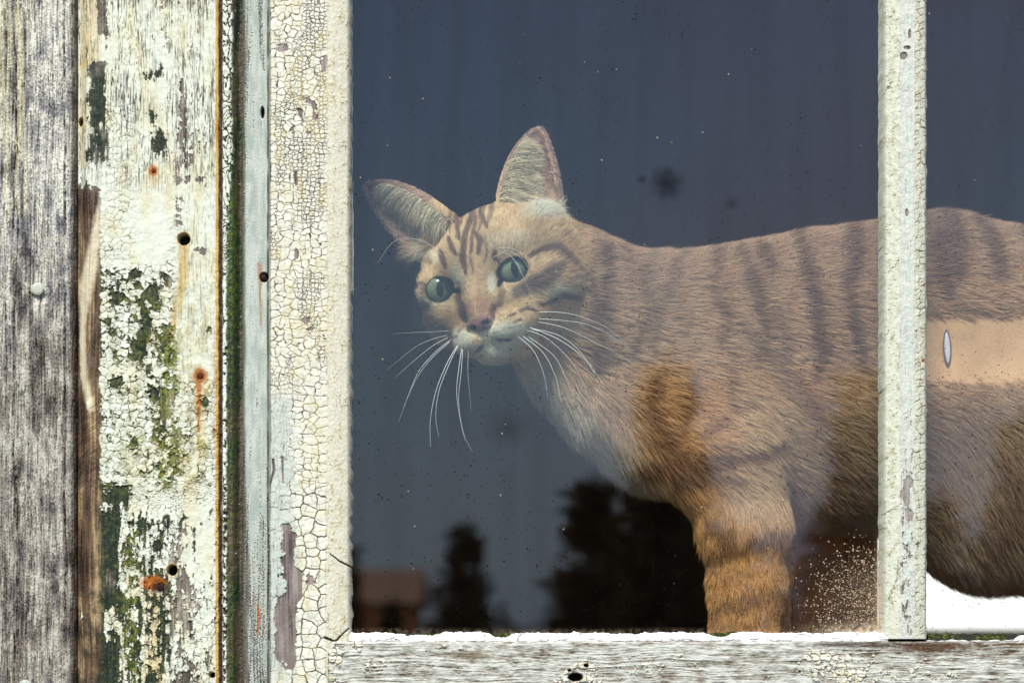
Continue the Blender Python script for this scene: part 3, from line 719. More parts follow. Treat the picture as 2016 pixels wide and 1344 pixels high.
# glass: a thin sheet; each face mirrors a few per cent, the rest passes; dust and specks on the outer face
def glass_mat():
    m = bpy.data.materials.new("old_window_glass"); m.use_nodes = True
    n, l = m.node_tree.nodes, m.node_tree.links; n.clear()
    out = n.new("ShaderNodeOutputMaterial")
    tr = n.new("ShaderNodeBsdfTransparent"); tr.inputs["Color"].default_value = (.97, .985, .98, 1)
    gl = n.new("ShaderNodeBsdfGlossy"); gl.inputs["Roughness"].default_value = 0.0; gl.inputs["Color"].default_value = (1, 1, 1, 1)
    fr = n.new("ShaderNodeFresnel"); fr.inputs["IOR"].default_value = 1.52
    bf = n.new("ShaderNodeNewGeometry"); ior = n.new("ShaderNodeMapRange")      # rays pass straight on, so the inner face is read as air to glass too
    ior.inputs[3].default_value = 1.52; ior.inputs[4].default_value = 1 / 1.52
    l.new(bf.outputs["Backfacing"], ior.inputs[0]); l.new(ior.outputs[0], fr.inputs["IOR"])
    mx = n.new("ShaderNodeMixShader")
    l.new(fr.outputs[0], mx.inputs[0]); l.new(tr.outputs[0], mx.inputs[1]); l.new(gl.outputs[0], mx.inputs[2])
    geo = n.new("ShaderNodeTexCoord")
    sep = n.new("ShaderNodeSeparateXYZ"); l.new(geo.outputs["Object"], sep.inputs[0])
    def math_(op, a, b=None, c=None):
        q = n.new("ShaderNodeMath"); q.operation = op
        for i, v in enumerate((a, b, c)):
            if v is None: continue
            if isinstance(v, (int, float)): q.inputs[i].default_value = v
            else: l.new(v, q.inputs[i])
        return q.outputs[0]
    def ss(x, a, b):
        q = n.new("ShaderNodeMapRange"); q.interpolation_type = 'SMOOTHSTEP'
        l.new(x, q.inputs[0]); q.inputs[1].default_value = a; q.inputs[2].default_value = b
        return q.outputs[0]
    # fine dark fly specks
    vo = n.new("ShaderNodeTexVoronoi"); vo.inputs["Scale"].default_value = 560; l.new(geo.outputs["Object"], vo.inputs["Vector"])
    nz = n.new("ShaderNodeTexNoise"); nz.inputs["Scale"].default_value = 24; nz.inputs["Detail"].default_value = 3; l.new(geo.outputs["Object"], nz.inputs["Vector"])
    sepc = n.new("ShaderNodeSeparateColor"); l.new(vo.outputs["Color"], sepc.inputs[0])
    rad = math_('MULTIPLY', math_('POWER', sepc.outputs[0], 3.5), .34)
    sp = math_('LESS_THAN', vo.outputs["Distance"], rad)
    dens = ss(math_('ADD', nz.outputs["Fac"], math_('MULTIPLY', sep.outputs[2], -.35)), .30, .55)
    spk = math_('MULTIPLY', math_('MULTIPLY', sp, dens), .6)
    # larger soft smudges
    n3 = n.new("ShaderNodeTexNoise"); n3.inputs["Scale"].default_value = 130; n3.inputs["Detail"].default_value = 4; n3.inputs["Roughness"].default_value = .7; l.new(geo.outputs["Object"], n3.inputs["Vector"])
    smg = math_('MULTIPLY', ss(n3.outputs["Fac"], .62, .80), .55)
    for px_, py_, r_, a_ in ((1313, 360, 46, .62), (1264, 352, 16, .4), (1440, 400, 22, .3), (1000, 840, 60, .25)):     # old smears
        vm = n.new("ShaderNodeVectorMath"); vm.operation = 'DISTANCE'; l.new(geo.outputs["Object"], vm.inputs[0]); vm.inputs[1].default_value = ((px_ - 1008) * S - GOX, 0, (HZ - py_) * S)
        wob = math_('ADD', vm.outputs["Value"], math_('MULTIPLY', math_('SUBTRACT', n3.outputs["Fac"], .5), r_ * S * .9))
        smg = math_('MAXIMUM', smg, math_('MULTIPLY', math_('SUBTRACT', 1.0, ss(wob, 0.0, r_ * S)), a_))
    # a veil of fine grime, thicker in streaks
    mpv = n.new("ShaderNodeMapping"); mpv.inputs["Scale"].default_value = (1, 1, .12); l.new(geo.outputs["Object"], mpv.inputs["Vector"])
    n5 = n.new("ShaderNodeTexNoise"); n5.inputs["Scale"].default_value = 60; n5.inputs["Detail"].default_value = 5; l.new(mpv.outputs[0], n5.inputs["Vector"])
    n6 = n.new("ShaderNodeTexNoise"); n6.inputs["Scale"].default_value = 2200; n6.inputs["Detail"].default_value = 2; l.new(geo.outputs["Object"], n6.inputs["Vector"])
    smg = math_('MAXIMUM', smg, math_('MULTIPLY', math_('MULTIPLY', ss(n5.outputs["Fac"], .35, .75), ss(n6.outputs["Fac"], .4, .65)), .22))
    dark = math_('MAXIMUM', spk, smg)
    df = n.new("ShaderNodeBsdfDiffuse"); df.inputs["Color"].default_value = (.006, .006, .006, 1)
    m2 = n.new("ShaderNodeMixShader"); l.new(dark, m2.inputs[0]); l.new(mx.outputs[0], m2.inputs[1]); l.new(df.outputs[0], m2.inputs[2])
    # pale grit, thick in the lower right corner of the large pane
    gx = lambda px: (px - 1008) * S - GOX
    gz = lambda py: (HZ - py) * S
    corner = math_('MULTIPLY', ss(sep.outputs[0], gx(1545), gx(1730)), math_('SUBTRACT', 1.0, ss(sep.outputs[2], gz(1180), gz(1020))))
    corner = math_('MULTIPLY', corner, math_('SUBTRACT', 1.0, ss(sep.outputs[0], gx(1741), gx(1743))))
    v2 = n.new("ShaderNodeTexVoronoi"); v2.inputs["Scale"].default_value = 1500; l.new(geo.outputs["Object"], v2.inputs["Vector"])
    sc2 = n.new("ShaderNodeSeparateColor"); l.new(v2.outputs["Color"], sc2.inputs[0])
    th = math_('ADD', math_('MULTIPLY', math_('POWER', corner, 1.4), .95), .0004)
    on = math_('LESS_THAN', sc2.outputs[1], th)
    r2 = math_('MULTIPLY', math_('ADD', math_('MULTIPLY', math_('POWER', sc2.outputs[0], 2.5), .60), .16), on)
    n7 = n.new("ShaderNodeTexNoise"); n7.inputs["Scale"].default_value = 2600; l.new(geo.outputs["Object"], n7.inputs["Vector"])
    grit = math_('LESS_THAN', math_('ADD', v2.outputs["Distance"], math_('MULTIPLY', math_('SUBTRACT', n7.outputs["Fac"], .5), .6)), r2)
    fine = math_('MULTIPLY', ss(n7.outputs["Fac"], .54, .60), math_('MULTIPLY', math_('POWER', corner, 1.5), .7))
    grit = math_('MAXIMUM', grit, fine)
    n4 = n.new("ShaderNodeTexNoise"); n4.inputs["Scale"].default_value = 300; n4.inputs["Detail"].default_value = 3; l.new(geo.outputs["Object"], n4.inputs["Vector"])
    rim = math_('MAXIMUM', ss(sep.outputs[0], gx(1716), gx(1740)), math_('SUBTRACT', 1.0, ss(sep.outputs[2], gz(1246), gz(1215))))  # pale dust edge, painted in for the bright rear window's glow at this corner
    rim = math_('MULTIPLY', math_('MULTIPLY', rim, corner), math_('MULTIPLY', ss(n4.outputs["Fac"], .25, .6), .75))
    low = math_('MULTIPLY', math_('SUBTRACT', 1.0, ss(sep.outputs[2], gz(1252), gz(1232))), math_('MULTIPLY', ss(n4.outputs["Fac"], .35, .75), .30))
    d2 = n.new("ShaderNodeBsdfDiffuse"); d2.inputs["Color"].default_value = (.62, .48, .33, 1)
    pale = math_('MAXIMUM', math_('MAXIMUM', math_('MULTIPLY', grit, .75), rim), low)
    m3 = n.new("ShaderNodeMixShader"); l.new(pale, m3.inputs[0]); l.new(m2.outputs[0], m3.inputs[1]); l.new(d2.outputs[0], m3.inputs[2])
    # only the outer face carries the dirt
    nm = n.new("ShaderNodeNewGeometry"); s2 = n.new("ShaderNodeSeparateXYZ"); l.new(nm.outputs["True Normal"], s2.inputs[0])
    tcn = n.new("ShaderNodeSeparateXYZ"); l.new(geo.outputs["Normal"], tcn.inputs[0])
    outer = math_('LESS_THAN', sep.outputs[1], .0004)
    m4 = n.new("ShaderNodeMixShader"); l.new(outer, m4.inputs[0]); l.new(mx.outputs[0], m4.inputs[1]); l.new(m3.outputs[0], m4.inputs[2])
    l.new(m4.outputs[0], out.inputs["Surface"])
    return m
GOX = 0.06
m_glass = glass_mat()
g1 = box_mesh("glass_pane", (680 - 1008) * S, (1750 - 1008) * S, 0, .0022, GZ + (HZ - 1262) * S, GZ + (HZ + 300) * S, m_glass, sash)
g1["label"] = "large pane with gritty dust in its lower right corner"
g2 = box_mesh("glass_pane", (1820 - 1008) * S, (2890 - 1008) * S, 0, .0022, GZ + (HZ - 1262) * S, GZ + (HZ + 300) * S, m_glass, sash)
# ------------------------------------------------------------------ the cat
# working frame: x right, y into the room, z up from eye height; picture units
def W(px, py, d):
    f = (DC + d) / DC
    return np.array([(px - 1008) * f, d, (HZ - py) * f], np.float64)

def unproj(X, Y, Z):
    f = DC / (DC + Y)
    return X * f + 1008, HZ - Z * f

HC = W(983, 526, 236)
_psi, _th, _ro = math.radians(26), math.radians(17), math.radians(15)
_f = np.array([-math.sin(_psi) * math.cos(_th), -math.cos(_psi) * math.cos(_th), -math.sin(_th)])
_r = np.array([math.cos(_psi), -math.sin(_psi), 0.0])
_v = np.cross(_r, _f) * 1.0
if _v[2] < 0: _v = -_v
HU = _r * math.cos(_ro) + _v * math.sin(_ro)
HV = -_r * math.sin(_ro) + _v * math.cos(_ro)
HW = _f
HR = np.stack([HU, HV, HW])           # rows

def H(u, v, w):
    return HC + HU * u + HV * v + HW * w

def ell(X, c, r, R=None):
    d = [X[0] - c[0], X[1] - c[1], X[2] - c[2]]
    if R is not None:
        d = [d[0] * R[i][0] + d[1] * R[i][1] + d[2] * R[i][2] for i in range(3)]
    k0 = np.sqrt((d[0] / r[0]) ** 2 + (d[1] / r[1]) ** 2 + (d[2] / r[2]) ** 2)
    k1 = np.sqrt((d[0] / r[0] ** 2) ** 2 + (d[1] / r[1] ** 2) ** 2 + (d[2] / r[2] ** 2) ** 2)
    return (k0 * (k0 - 1) / np.maximum(k1, 1e-6)).astype(f32)

def cap(X, a, b, ra, rb):
    ab = b - a; L2 = float(ab @ ab)
    t = np.clip(((X[0] - a[0]) * ab[0] + (X[1] - a[1]) * ab[1] + (X[2] - a[2]) * ab[2]) / L2, 0, 1)
    d = np.sqrt((X[0] - a[0] - t * ab[0]) ** 2 + (X[1] - a[1] - t * ab[1]) ** 2 + (X[2] - a[2] - t * ab[2]) ** 2)
    return (d - (ra + (rb - ra) * t)).astype(f32)

def smin(a, b, k):
    h = np.clip(0.5 + 0.5 * (b - a) / k, 0, 1)
    return b * (1 - h) + a * h - k * h * (1 - h)

def smax(a, b, k):
    return -smin(-a, -b, k)

# ears: frame (a across, b towards the tip, c out of the cup)
class Ear:
    def __init__(s, base, tip, facing, w0, skew, flip):
        s.base = base; s.b = tip - base; s.H = float(np.linalg.norm(s.b)); s.b = s.b / s.H
        c = np.array(facing, float); c = c - s.b * (c @ s.b); s.c = c / np.linalg.norm(c)
        s.a = np.cross(s.b, s.c)
        if s.a[0] < 0: s.a = -s.a
        s.w0 = w0; s.skew = skew
    def loc(s, X):
        d = [X[i] - s.base[i] for i in range(3)]
        return [sum(d[i] * v[i] for i in range(3)) for v in (s.a, s.b, s.c)]
    def half(s, t):
        t = np.clip(t, -.4, 1)
        return s.w0 * np.clip(1 - np.clip(t, 0, 1) ** 2.0, 0.02, 1) ** 0.80 * (1 + .0 * t)
    def sdf(s, X):
        a, b, c = s.loc(X)
        t = b / s.H
        w = s.half(t)
        a = a - s.skew * np.clip(t, 0, 1) ** 2 * (1 - np.clip(t, 0, 1)) * s.w0
        back = .62 * w
        outer = (np.sqrt((a / w) ** 2 + ((c + .15 * w) / back) ** 2) - 1) * back * .8
        wi = np.maximum(w - 7, 1.0)
        cc = c - .42 * w + .0
        inner = (np.sqrt((a / wi) ** 2 + (cc / (.66 * w)) ** 2) - 1) * wi * .6
        inner = np.maximum(inner, -(b + 18))
        e = np.maximum(outer, -inner)
        e = np.maximum(e, c - .16 * w)
        e = np.maximum(e, b - s.H)
        return np.maximum(e, -b - 60).astype(f32)

EARS = [Ear(W(1039, 410, 215), W(1062, 247, 232), (-0.10, -1, -0.12), 68, -.5, 1),
        Ear(W(836, 452, 262), W(712, 362, 262), (-0.42, -1, -0.25), 60, .5, 1)]

EYEP = [dict(px=866, py=569, r=29.5, rx=29, ry=26.5, roll=15), dict(px=1008, py=531, r=31, rx=31.5, ry=24.5, roll=24)]
def eye_local(px, py, w):
    """centre on the viewing ray whose head-local w is given"""
    o = np.array([0, -DC, 0.0]); p = W(px, py, 0); d = (p - o); d /= np.linalg.norm(d)
    t = (w - (o - HC) @ HW) / (d @ HW)
    return o + d * t
EYE_R = 36.0
for e_, w_ in zip(EYEP, (57, 61)):
    e_["c"] = eye_local(e_["px"], e_["py"], w_)
    g = np.array([0, -DC, 0.0]) - e_["c"]; g /= np.linalg.norm(g)
    e_["g"] = g / np.linalg.norm(g)

def eyeplane(X, q):
    """distance of a point from the eye's axis, in lid-opening units (1 = the lid edge), and height along the axis"""
    c, g = q["c"], q["g"]
    d = [X[i] - c[i] for i in range(3)]
    al = d[0] * g[0] + d[1] * g[1] + d[2] * g[2]
    rt = np.array([math.cos(math.radians(q["roll"])), 0, math.sin(math.radians(q["roll"]))]); rt = rt - g * (rt @ g); rt /= np.linalg.norm(rt)
    up = np.cross(g, rt); up = up if up[2] > 0 else -up
    p = d[0] * rt[0] + d[1] * rt[1] + d[2] * rt[2]; u = d[0] * up[0] + d[1] * up[1] + d[2] * up[2]
    s = 1 if q is EYEP[0] else -1                     # the tear duct runs towards the nose
    p1 = p * s
    ry = q["ry"] * np.where(p1 > 0, 1 - .12 * (p1 / q["rx"]), 1.0) * np.where(u > 0, .88, 1.0)
    rho = np.sqrt((p / q["rx"]) ** 2 + (u / ry) ** 2)
    dt = np.sqrt((p1 - np.clip(p1, 10, q["rx"] + 4)) ** 2 * 1.0 + (u + .55 * np.clip(p1 - 8, 0, 40)) ** 2)
    rho = np.minimum(rho, 1 + (dt - 3.0) / q["rx"])
    return rho.astype(f32), al

def head_sdf(X):
    e = lambda u, v, w, r: ell(X, H(u, v, w), r, HR)
    d = ell(X, H(0, 14, -14), (140, 112, 126), HR)
    d = smin(d, e(0, 46, 34, (88, 60, 70)), 30)                      # forehead
    for s in (-1, 1):
        d = smin(d, e(s * (104 if s > 0 else 117), -54, 20, (66, 64, 66)), 34)            # cheeks
        d = smin(d, e(s * 64, 26, 58, (40, 24, 30)), 26)             # brow
        d = smin(d, e(s * 122, 22, 2, (44, 60, 56)), 32)             # temple
        d = smin(d, e(s * 78, -58, 56, (54, 40, 44)), 34)
        d = smin(d, e(s * 42, -70, 92, (26, 30, 30)), 26)            # under the eyes
    d = smin(d, cap(X, H(0, 22, 78), H(-12, -80, 130), 36, 27), 30)    # bridge
    for s in (-1, 1):
        d = smin(d, e(s * 41 - 10, -121, 107, (52, 35, 46)), 14)          # whisker pads
        d = smin(d, e(s * 70, -106, 70, (40, 38, 46)), 24)
    d = smin(d, e(-6, -160, 80, (66, 26, 50)), 26)                    # chin
    d = smin(d, e(0, -134, 40, (66, 44, 60)), 26)
    # nose leather
    d = smin(d, ell(X, H(-14, -94, 143), (33, 15, 15), HR), 7)
    for s in (-1, 1):
        d = smax(d, -ell(X, H(s * 17 - 14, -99, 157), (9, 5, 9), HR), 4)
    # mouth groove
    d = smax(d, -cap(X, H(-10, -108, 160), H(-10, -134, 152), 4, 4), 4)
    for s in (-1, 1):
        d = smax(d, -cap(X, H(-10, -136, 152), H(s * 40 - 10, -147, 136), 3, 2.5), 4)
        d = smax(d, -cap(X, H(s * 40 - 10, -147, 136), H(s * 76 - 6, -142, 108), 2.5, 1.5), 4)
    # eye sockets, then lids closing round the balls
    for q in EYEP:
        c, g = q["c"], q["g"]
        d = smin(d, cap(X, c - g * 8, c - g * 1, EYE_R + 6, EYE_R + 3), 12)
        rho, al = eyeplane(X, q)
        cut = np.maximum((rho - 1) * 22, -al)
        d = smax(d, -cut, 5)
        d = np.maximum(d, -(cap(X, c, c + g * .01, EYE_R - 1.0, EYE_R - 1.0)))
    return d

def ears_sdf(X):
    return np.minimum(EARS[0].sdf(X), EARS[1].sdf(X))

def body_sdf(X):
    E = lambda px, py, d, r: ell(X, W(px, py, d), r)
    CP = lambda p, q, a, b: cap(X, W(*p), W(*q), a, b)
    d = CP((1050, 560, 290), (1175, 630, 330), 128, 148)
    d = smin(d, CP((1075, 500, 270), (1240, 590, 330), 78, 88), 40)             # neck
    d = smin(d, CP((1060, 700, 300), (1170, 790, 315), 52, 80), 50)  # throat and chest ruff
    d = smin(d, E(1330, 690, 350, (215, 150, 186)), 70)              # shoulders
    d = smin(d, E(1300, 820, 335, (150, 135, 150)), 60)              # chest
    d = smin(d, E(1400, 820, 265, (150, 95, 190)), 60)               # shoulder blade and upper arm
    d = smin(d, CP((1330, 652, 350), (1600, 622, 370), 155, 173), 40)   # spine
    d = smin(d, CP((1600, 622, 370), (1850, 596, 380), 173, 184), 10)
    d = smin(d, CP((1850, 596, 380), (2080, 640, 395), 184, 180), 10)
    d = smin(d, CP((2080, 640, 395), (2230, 760, 400), 180, 150), 10)
    d = smin(d, E(1560, 770, 370, (250, 165, 235)), 70)                  # ribs
    d = smin(d, E(1820, 800, 380, (280, 172, 280)), 70)
    d = smin(d, E(2060, 840, 395, (240, 176, 290)), 70)                  # flank
    d = smin(d, E(2130, 880, 330, (215, 120, 285)), 70)              # thigh
    d = smin(d, E(1950, 975, 365, (205, 130, 200)), 60)
    d = smin(d, E(2150, 985, 340, (200, 125, 232)), 60)
    d = smin(d, E(1650, 890, 380, (190, 140, 170)), 60)              # belly
    # near foreleg
    d = smin(d, CP((1425, 900, 262), (1462, 1030, 258), 112, 88), 40)
    d = smin(d, CP((1462, 1030, 258), (1470, 1150, 262), 86, 74), 30)
    d = smin(d, CP((1470, 1150, 262), (1462, 1290, 262), 73, 68), 26)
    d = smin(d, E(1435, 1330, 245, (92, 66, 34)), 20)
    # far foreleg
    d = smin(d, CP((1470, 930, 430), (1495, 1120, 440), 90, 66), 40)
    d = smin(d, CP((1495, 1120, 440), (1500, 1300, 440), 64, 56), 26)
    d = smin(d, E(1475, 1338, 425, (80, 56, 32)), 20)
    # hind legs and tail
    d = smin(d, CP((2180, 1080, 320), (2290, 1230, 320), 90, 50), 40)
    d = smin(d, CP((2290, 1230, 320), (2220, 1325, 315), 46, 40), 24)
    d = smin(d, CP((2220, 1335, 315), (2130, 1342, 305), 38, 36), 20)
    d = smin(d, CP((2200, 1080, 480), (2310, 1230, 480), 84, 50), 40)
    d = smin(d, CP((2310, 1230, 480), (2240, 1335, 480), 46, 38), 24)
    d = smin(d, CP((2250, 640, 400), (2420, 760, 400), 60, 44), 40)
    d = smin(d, CP((2420, 760, 400), (2520, 1000, 380), 44, 38), 24)
    d = smin(d, CP((2520, 1000, 380), (2570, 1200, 350), 38, 30), 24)
    return d

def full_sdf(X):
    hd = head_sdf(X)
    bd = body_sdf(X)
    m = smin(hd, bd, 42)
    # the neck must not swell over the face
    face = ((X[0] - HC[0]) * HW[0] + (X[1] - HC[1]) * HW[1] + (X[2] - HC[2]) * HW[2])
    m = np.where(face > 60, hd if False else np.minimum(m, hd), m)
    for q in EYEP:
        c, g = q["c"], q["g"]
        m = np.maximum(m, -(cap(X, c, c + g * .01, EYE_R - 1.0, EYE_R - 1.0)))
    return smin(m, ears_sdf(X), 9)

def nu_axis(a, b, lo, hi, s1, s2):
    v = [lo]
    while v[-1] < hi: v.append(v[-1] + s1)
    s = s1
    while v[-1] < b:
        s = min(s2, s * 1.12); v.append(v[-1] + s)
    s = s1; w = [lo]
    while w[-1] > a:
        s = min(s2, s * 1.12); w.append(w[-1] - s)
    return np.array(w[:0:-1] + v, f32)

def surface_nets(fn, xs, ys, zs):
    nx, ny, nz = len(xs), len(ys), len(zs)
    Fv = np.empty((nx, ny, nz), f32)
    Yg, Zg = np.meshgrid(ys, zs, indexing='ij')
    st = 16
    for i in range(0, nx, st):
        X = np.broadcast_to(xs[i:i + st, None, None], (len(xs[i:i + st]), ny, nz))
        Fv[i:i + st] = fn([X, np.broadcast_to(Yg, X.shape), np.broadcast_to(Zg, X.shape)])
    ins = Fv < 0
    cnt = np.zeros((nx - 1, ny - 1, nz - 1), np.int8)
    for dx in (0, 1):
        for dy in (0, 1):
            for dz in (0, 1):
                cnt += ins[dx:nx - 1 + dx, dy:ny - 1 + dy, dz:nz - 1 + dz]
    act = (cnt > 0) & (cnt < 8)
    ci, cj, ck = np.nonzero(act)
    vid = np.full(act.shape, -1, np.int32); vid[ci, cj, ck] = np.arange(len(ci))
    acc = np.zeros((len(ci), 3)); num = np.zeros(len(ci))
    cr = [(0, 0, 0), (1, 0, 0), (0, 1, 0), (1, 1, 0), (0, 0, 1), (1, 0, 1), (0, 1, 1), (1, 1, 1)]
    for a in range(8):
        for b in range(a + 1, 8):
            if sum(abs(cr[a][k] - cr[b][k]) for k in range(3)) != 1: continue
            ia = (ci + cr[a][0], cj + cr[a][1], ck + cr[a][2]); ib = (ci + cr[b][0], cj + cr[b][1], ck + cr[b][2])
            fa = Fv[ia]; fb = Fv[ib]
            m = (fa < 0) != (fb < 0)
            t = np.where(m, fa / np.where(fa - fb == 0, 1, fa - fb), 0)
            pa = np.stack([xs[ia[0]], ys[ia[1]], zs[ia[2]]], -1); pb = np.stack([xs[ib[0]], ys[ib[1]], zs[ib[2]]], -1)
            acc += (pa + (pb - pa) * t[:, None]) * m[:, None]; num += m
    V = acc / num[:, None]
    quads = []
    for ax in range(3):
        sl_a = [slice(None)] * 3; sl_b = [slice(None)] * 3
        sl_a[ax] = slice(0, -1); sl_b[ax] = slice(1, None)
        A = ins[tuple(sl_a)]; B = ins[tuple(sl_b)]
        e = A != B
        i, j, k = np.nonzero(e)
        o1, o2 = [(1, 2), (2, 0), (0, 1)][ax]
        idx = np.stack([i, j, k], -1)
        ok = (idx[:, o1] > 0) & (idx[:, o2] > 0) & (idx[:, o1] < Fv.shape[o1] - 1) & (idx[:, o2] < Fv.shape[o2] - 1)
        idx = idx[ok]; s = A[i, j, k][ok]
        u1 = np.zeros(3, int); u1[o1] = 1; u2 = np.zeros(3, int); u2[o2] = 1
        q = np.stack([vid[tuple((idx - u1 - u2).T)], vid[tuple((idx - u2).T)], vid[tuple(idx.T)], vid[tuple((idx - u1).T)]], -1)
        q[~s] = q[~s][:, ::-1]
        quads.append(q)
    Q = np.concatenate(quads)
    return V, Q[(Q >= 0).all(1)]

# --- coat pattern, in the cat's own frame seen from its left side ------------
TAN = np.array([.72, .50, .29]); MID = np.array([.50, .30, .16]); STR = np.array([.13, .055, .028]); CRM = np.array([.84, .80, .63]); ORG = np.array([.42, .20, .06])
BODY_STRIPES = [
    ([(1175, 480), (1180, 560), (1168, 640), (1160, 720)], [7, 9, 9, 8], .8),
    ([(1205, 480), (1225, 520), (1222, 560)], [5, 7, 5], .5),
    ([(1262, 500), (1250, 560), (1262, 610), (1225, 700)], [12, 14, 10, 8], .6),
    ([(1330, 490), (1300, 560), (1270, 640), (1268, 700)], [10, 12, 9, 6], .5),
    ([(1395, 480), (1385, 560), (1410, 620), (1400, 680)], [10, 12, 10, 6], .65),
    ([(1440, 500), (1465, 560), (1480, 610), (1490, 660), (1470, 720)], [10, 15, 13, 10, 6], .8),
    ([(1480, 495), (1500, 530)], [12, 16], .8),
    ([(1545, 455), (1570, 520), (1585, 580), (1592, 640), (1600, 690), (1585, 740)], [10, 15, 15, 14, 12, 8], 1.0),
    ([(1655, 420), (1665, 500), (1652, 580), (1665, 640), (1680, 720)], [14, 22, 12, 13, 10], .9),
    ([(1510, 610), (1530, 680), (1520, 740), (1570, 800)], [10, 14, 16, 12], .5),
    ([(1440, 640), (1500, 700), (1560, 760), (1600, 820)], [10, 14, 18, 14], .5),
    ([(1725, 430), (1735, 520), (1728, 600)], [10, 14, 9], .6),
    ([(1850, 430), (1860, 490), (1868, 540)], [20, 26, 16], .9),
    ([(1900, 420), (1935, 480), (1950, 540)], [16, 20, 18], .8),
    ([(1990, 430), (2010, 500), (2025, 560)], [14, 18, 14], .6),
    ([(1835, 470), (1840, 540), (1850, 580)], [16, 20, 10], .8),
    ([(1420, 700), (1425, 760), (1420, 800)], [6, 8, 5], .5),
    ([(1350, 740), (1345, 800), (1330, 850)], [10, 14, 8], .7),
    ([(1280, 750), (1270, 800), (1290, 850), (1330, 890)], [12, 16, 20, 12], .7),
    ([(1470, 790), (1430, 800), (1390, 835), (1370, 860)], [5, 8, 9, 6], .6),
    ([(1530, 870), (1480, 890), (1400, 900), (1330, 905), (1260, 900)], [5, 9, 14, 20, 14], .85),
    ([(1320, 935), (1380, 930), (1440, 945)], [12, 12, 6], .8),
    ([(1400, 1010), (1430, 1050), (1440, 1035)], [12, 14, 8], .7),
    ([(1540, 1040), (1500, 1052), (1440, 1075), (1400, 1100)], [8, 9, 12, 14], .8),
    ([(1560, 1100), (1500, 1110), (1430, 1130)], [6, 8, 8], .45),
    ([(1550, 1150), (1500, 1165), (1430, 1190), (1395, 1200)], [7, 10, 10, 10], .65),
    ([(1400, 1220), (1460, 1225), (1530, 1210)], [8, 8, 7], .5),
    ([(1960, 900), (1990, 960), (1970, 1040), (1940, 1080)], [18, 24, 22, 14], .6),
    ([(1860, 1020), (1910, 1010), (1960, 1060)], [18, 20, 20], .5),
    ([(1640, 900), (1660, 960), (1650, 1020)], [20, 28, 20], .45),
]
FACE_STRIPES = [
    ([(912, 408), (908, 436), (898, 470)], [3, 4, 2], .7), ([(932, 404), (936, 440), (930, 470), (928, 500)], [3, 4, 4, 3], .8), ([(953, 402), (950, 436), (942, 458)], [3, 4, 2], .6), ([(926, 510), (932, 540)], [3, 2], .5), ([(955, 470), (960, 500), (952, 520)], [3, 4, 2], .5),
    ([(890, 410), (884, 440), (886, 462)], [4, 4, 2], .6),
    ([(902, 402), (898, 440), (905, 475)], [5, 6, 4], .9),
    ([(921, 396), (928, 430), (915, 470), (912, 505), (918, 540)], [5, 6, 6, 7, 3], .95),
    ([(943, 396), (947, 430), (958, 452)], [5, 6, 4], .85),
    ([(962, 390), (968, 420), (962, 440)], [6, 6, 4], .6),
    ([(884, 474), (891, 492), (899, 504)], [4, 6, 4], .9),
    ([(936, 462), (947, 478), (942, 500)], [4, 7, 4], .9),
    ([(868, 500), (873, 512), (880, 530)], [5, 7, 5], .9),
    ([(838, 518), (850, 524)], [6, 5], .6),
    ([(870, 432), (876, 448), (872, 470)], [8, 7, 4], .5),
    ([(1040, 507), (1060, 500), (1084, 498), (1110, 516), (1137, 535), (1152, 528)], [4, 6, 8, 8, 7, 4], 1.0),
    ([(1156, 470), (1164, 500), (1152, 530)], [5, 6, 5], .5),
    ([(1016, 577), (1040, 563), (1068, 548), (1092, 528)], [12, 14, 15, 8], .75),
    ([(1058, 597), (1098, 578), (1122, 582), (1136, 590)], [5, 6, 6, 6], .9),
    ([(1152, 545), (1160, 585), (1150, 625), (1120, 662)], [6, 9, 15, 12], .8),
    ([(1185, 590), (1178, 640), (1165, 680)], [8, 12, 14], .6),
    ([(1100, 650), (1060, 655), (1120, 690)], [4, 3, 6], .35),
    ([(975, 500), (972, 510), (984, 520)], [5, 5, 3], .9),
    ([(812, 578), (826, 568), (836, 560)], [5, 4, 2], 1.0),
    ([(903, 572), (904, 590), (910, 600)], [5, 6, 5], 1.1),
    ([(978, 535), (982, 555), (988, 575), (978, 600)], [4, 5, 6, 8], .5),
    ([(908, 595), (912, 615), (918, 630)], [7, 8, 6], .8),
    ([(972, 605), (966, 622), (958, 628)], [9, 8, 5], .8),
    ([(820, 600), (845, 622), (876, 640)], [8, 14, 8], .75),
    ([(886, 664), (902, 660)], [3, 3], .6), ([(1000, 622), (1014, 617)], [2.5, 2.5], .8), ([(1010, 634), (1024, 627)], [2.5, 2.5], .8),
    ([(1022, 612), (1036, 606), (1050, 610)], [3, 4, 3], .8), ([(1000, 646), (1022, 640)], [2, 2], .5),
    ([(916, 640), (905, 652)], [3, 3], .5),
]

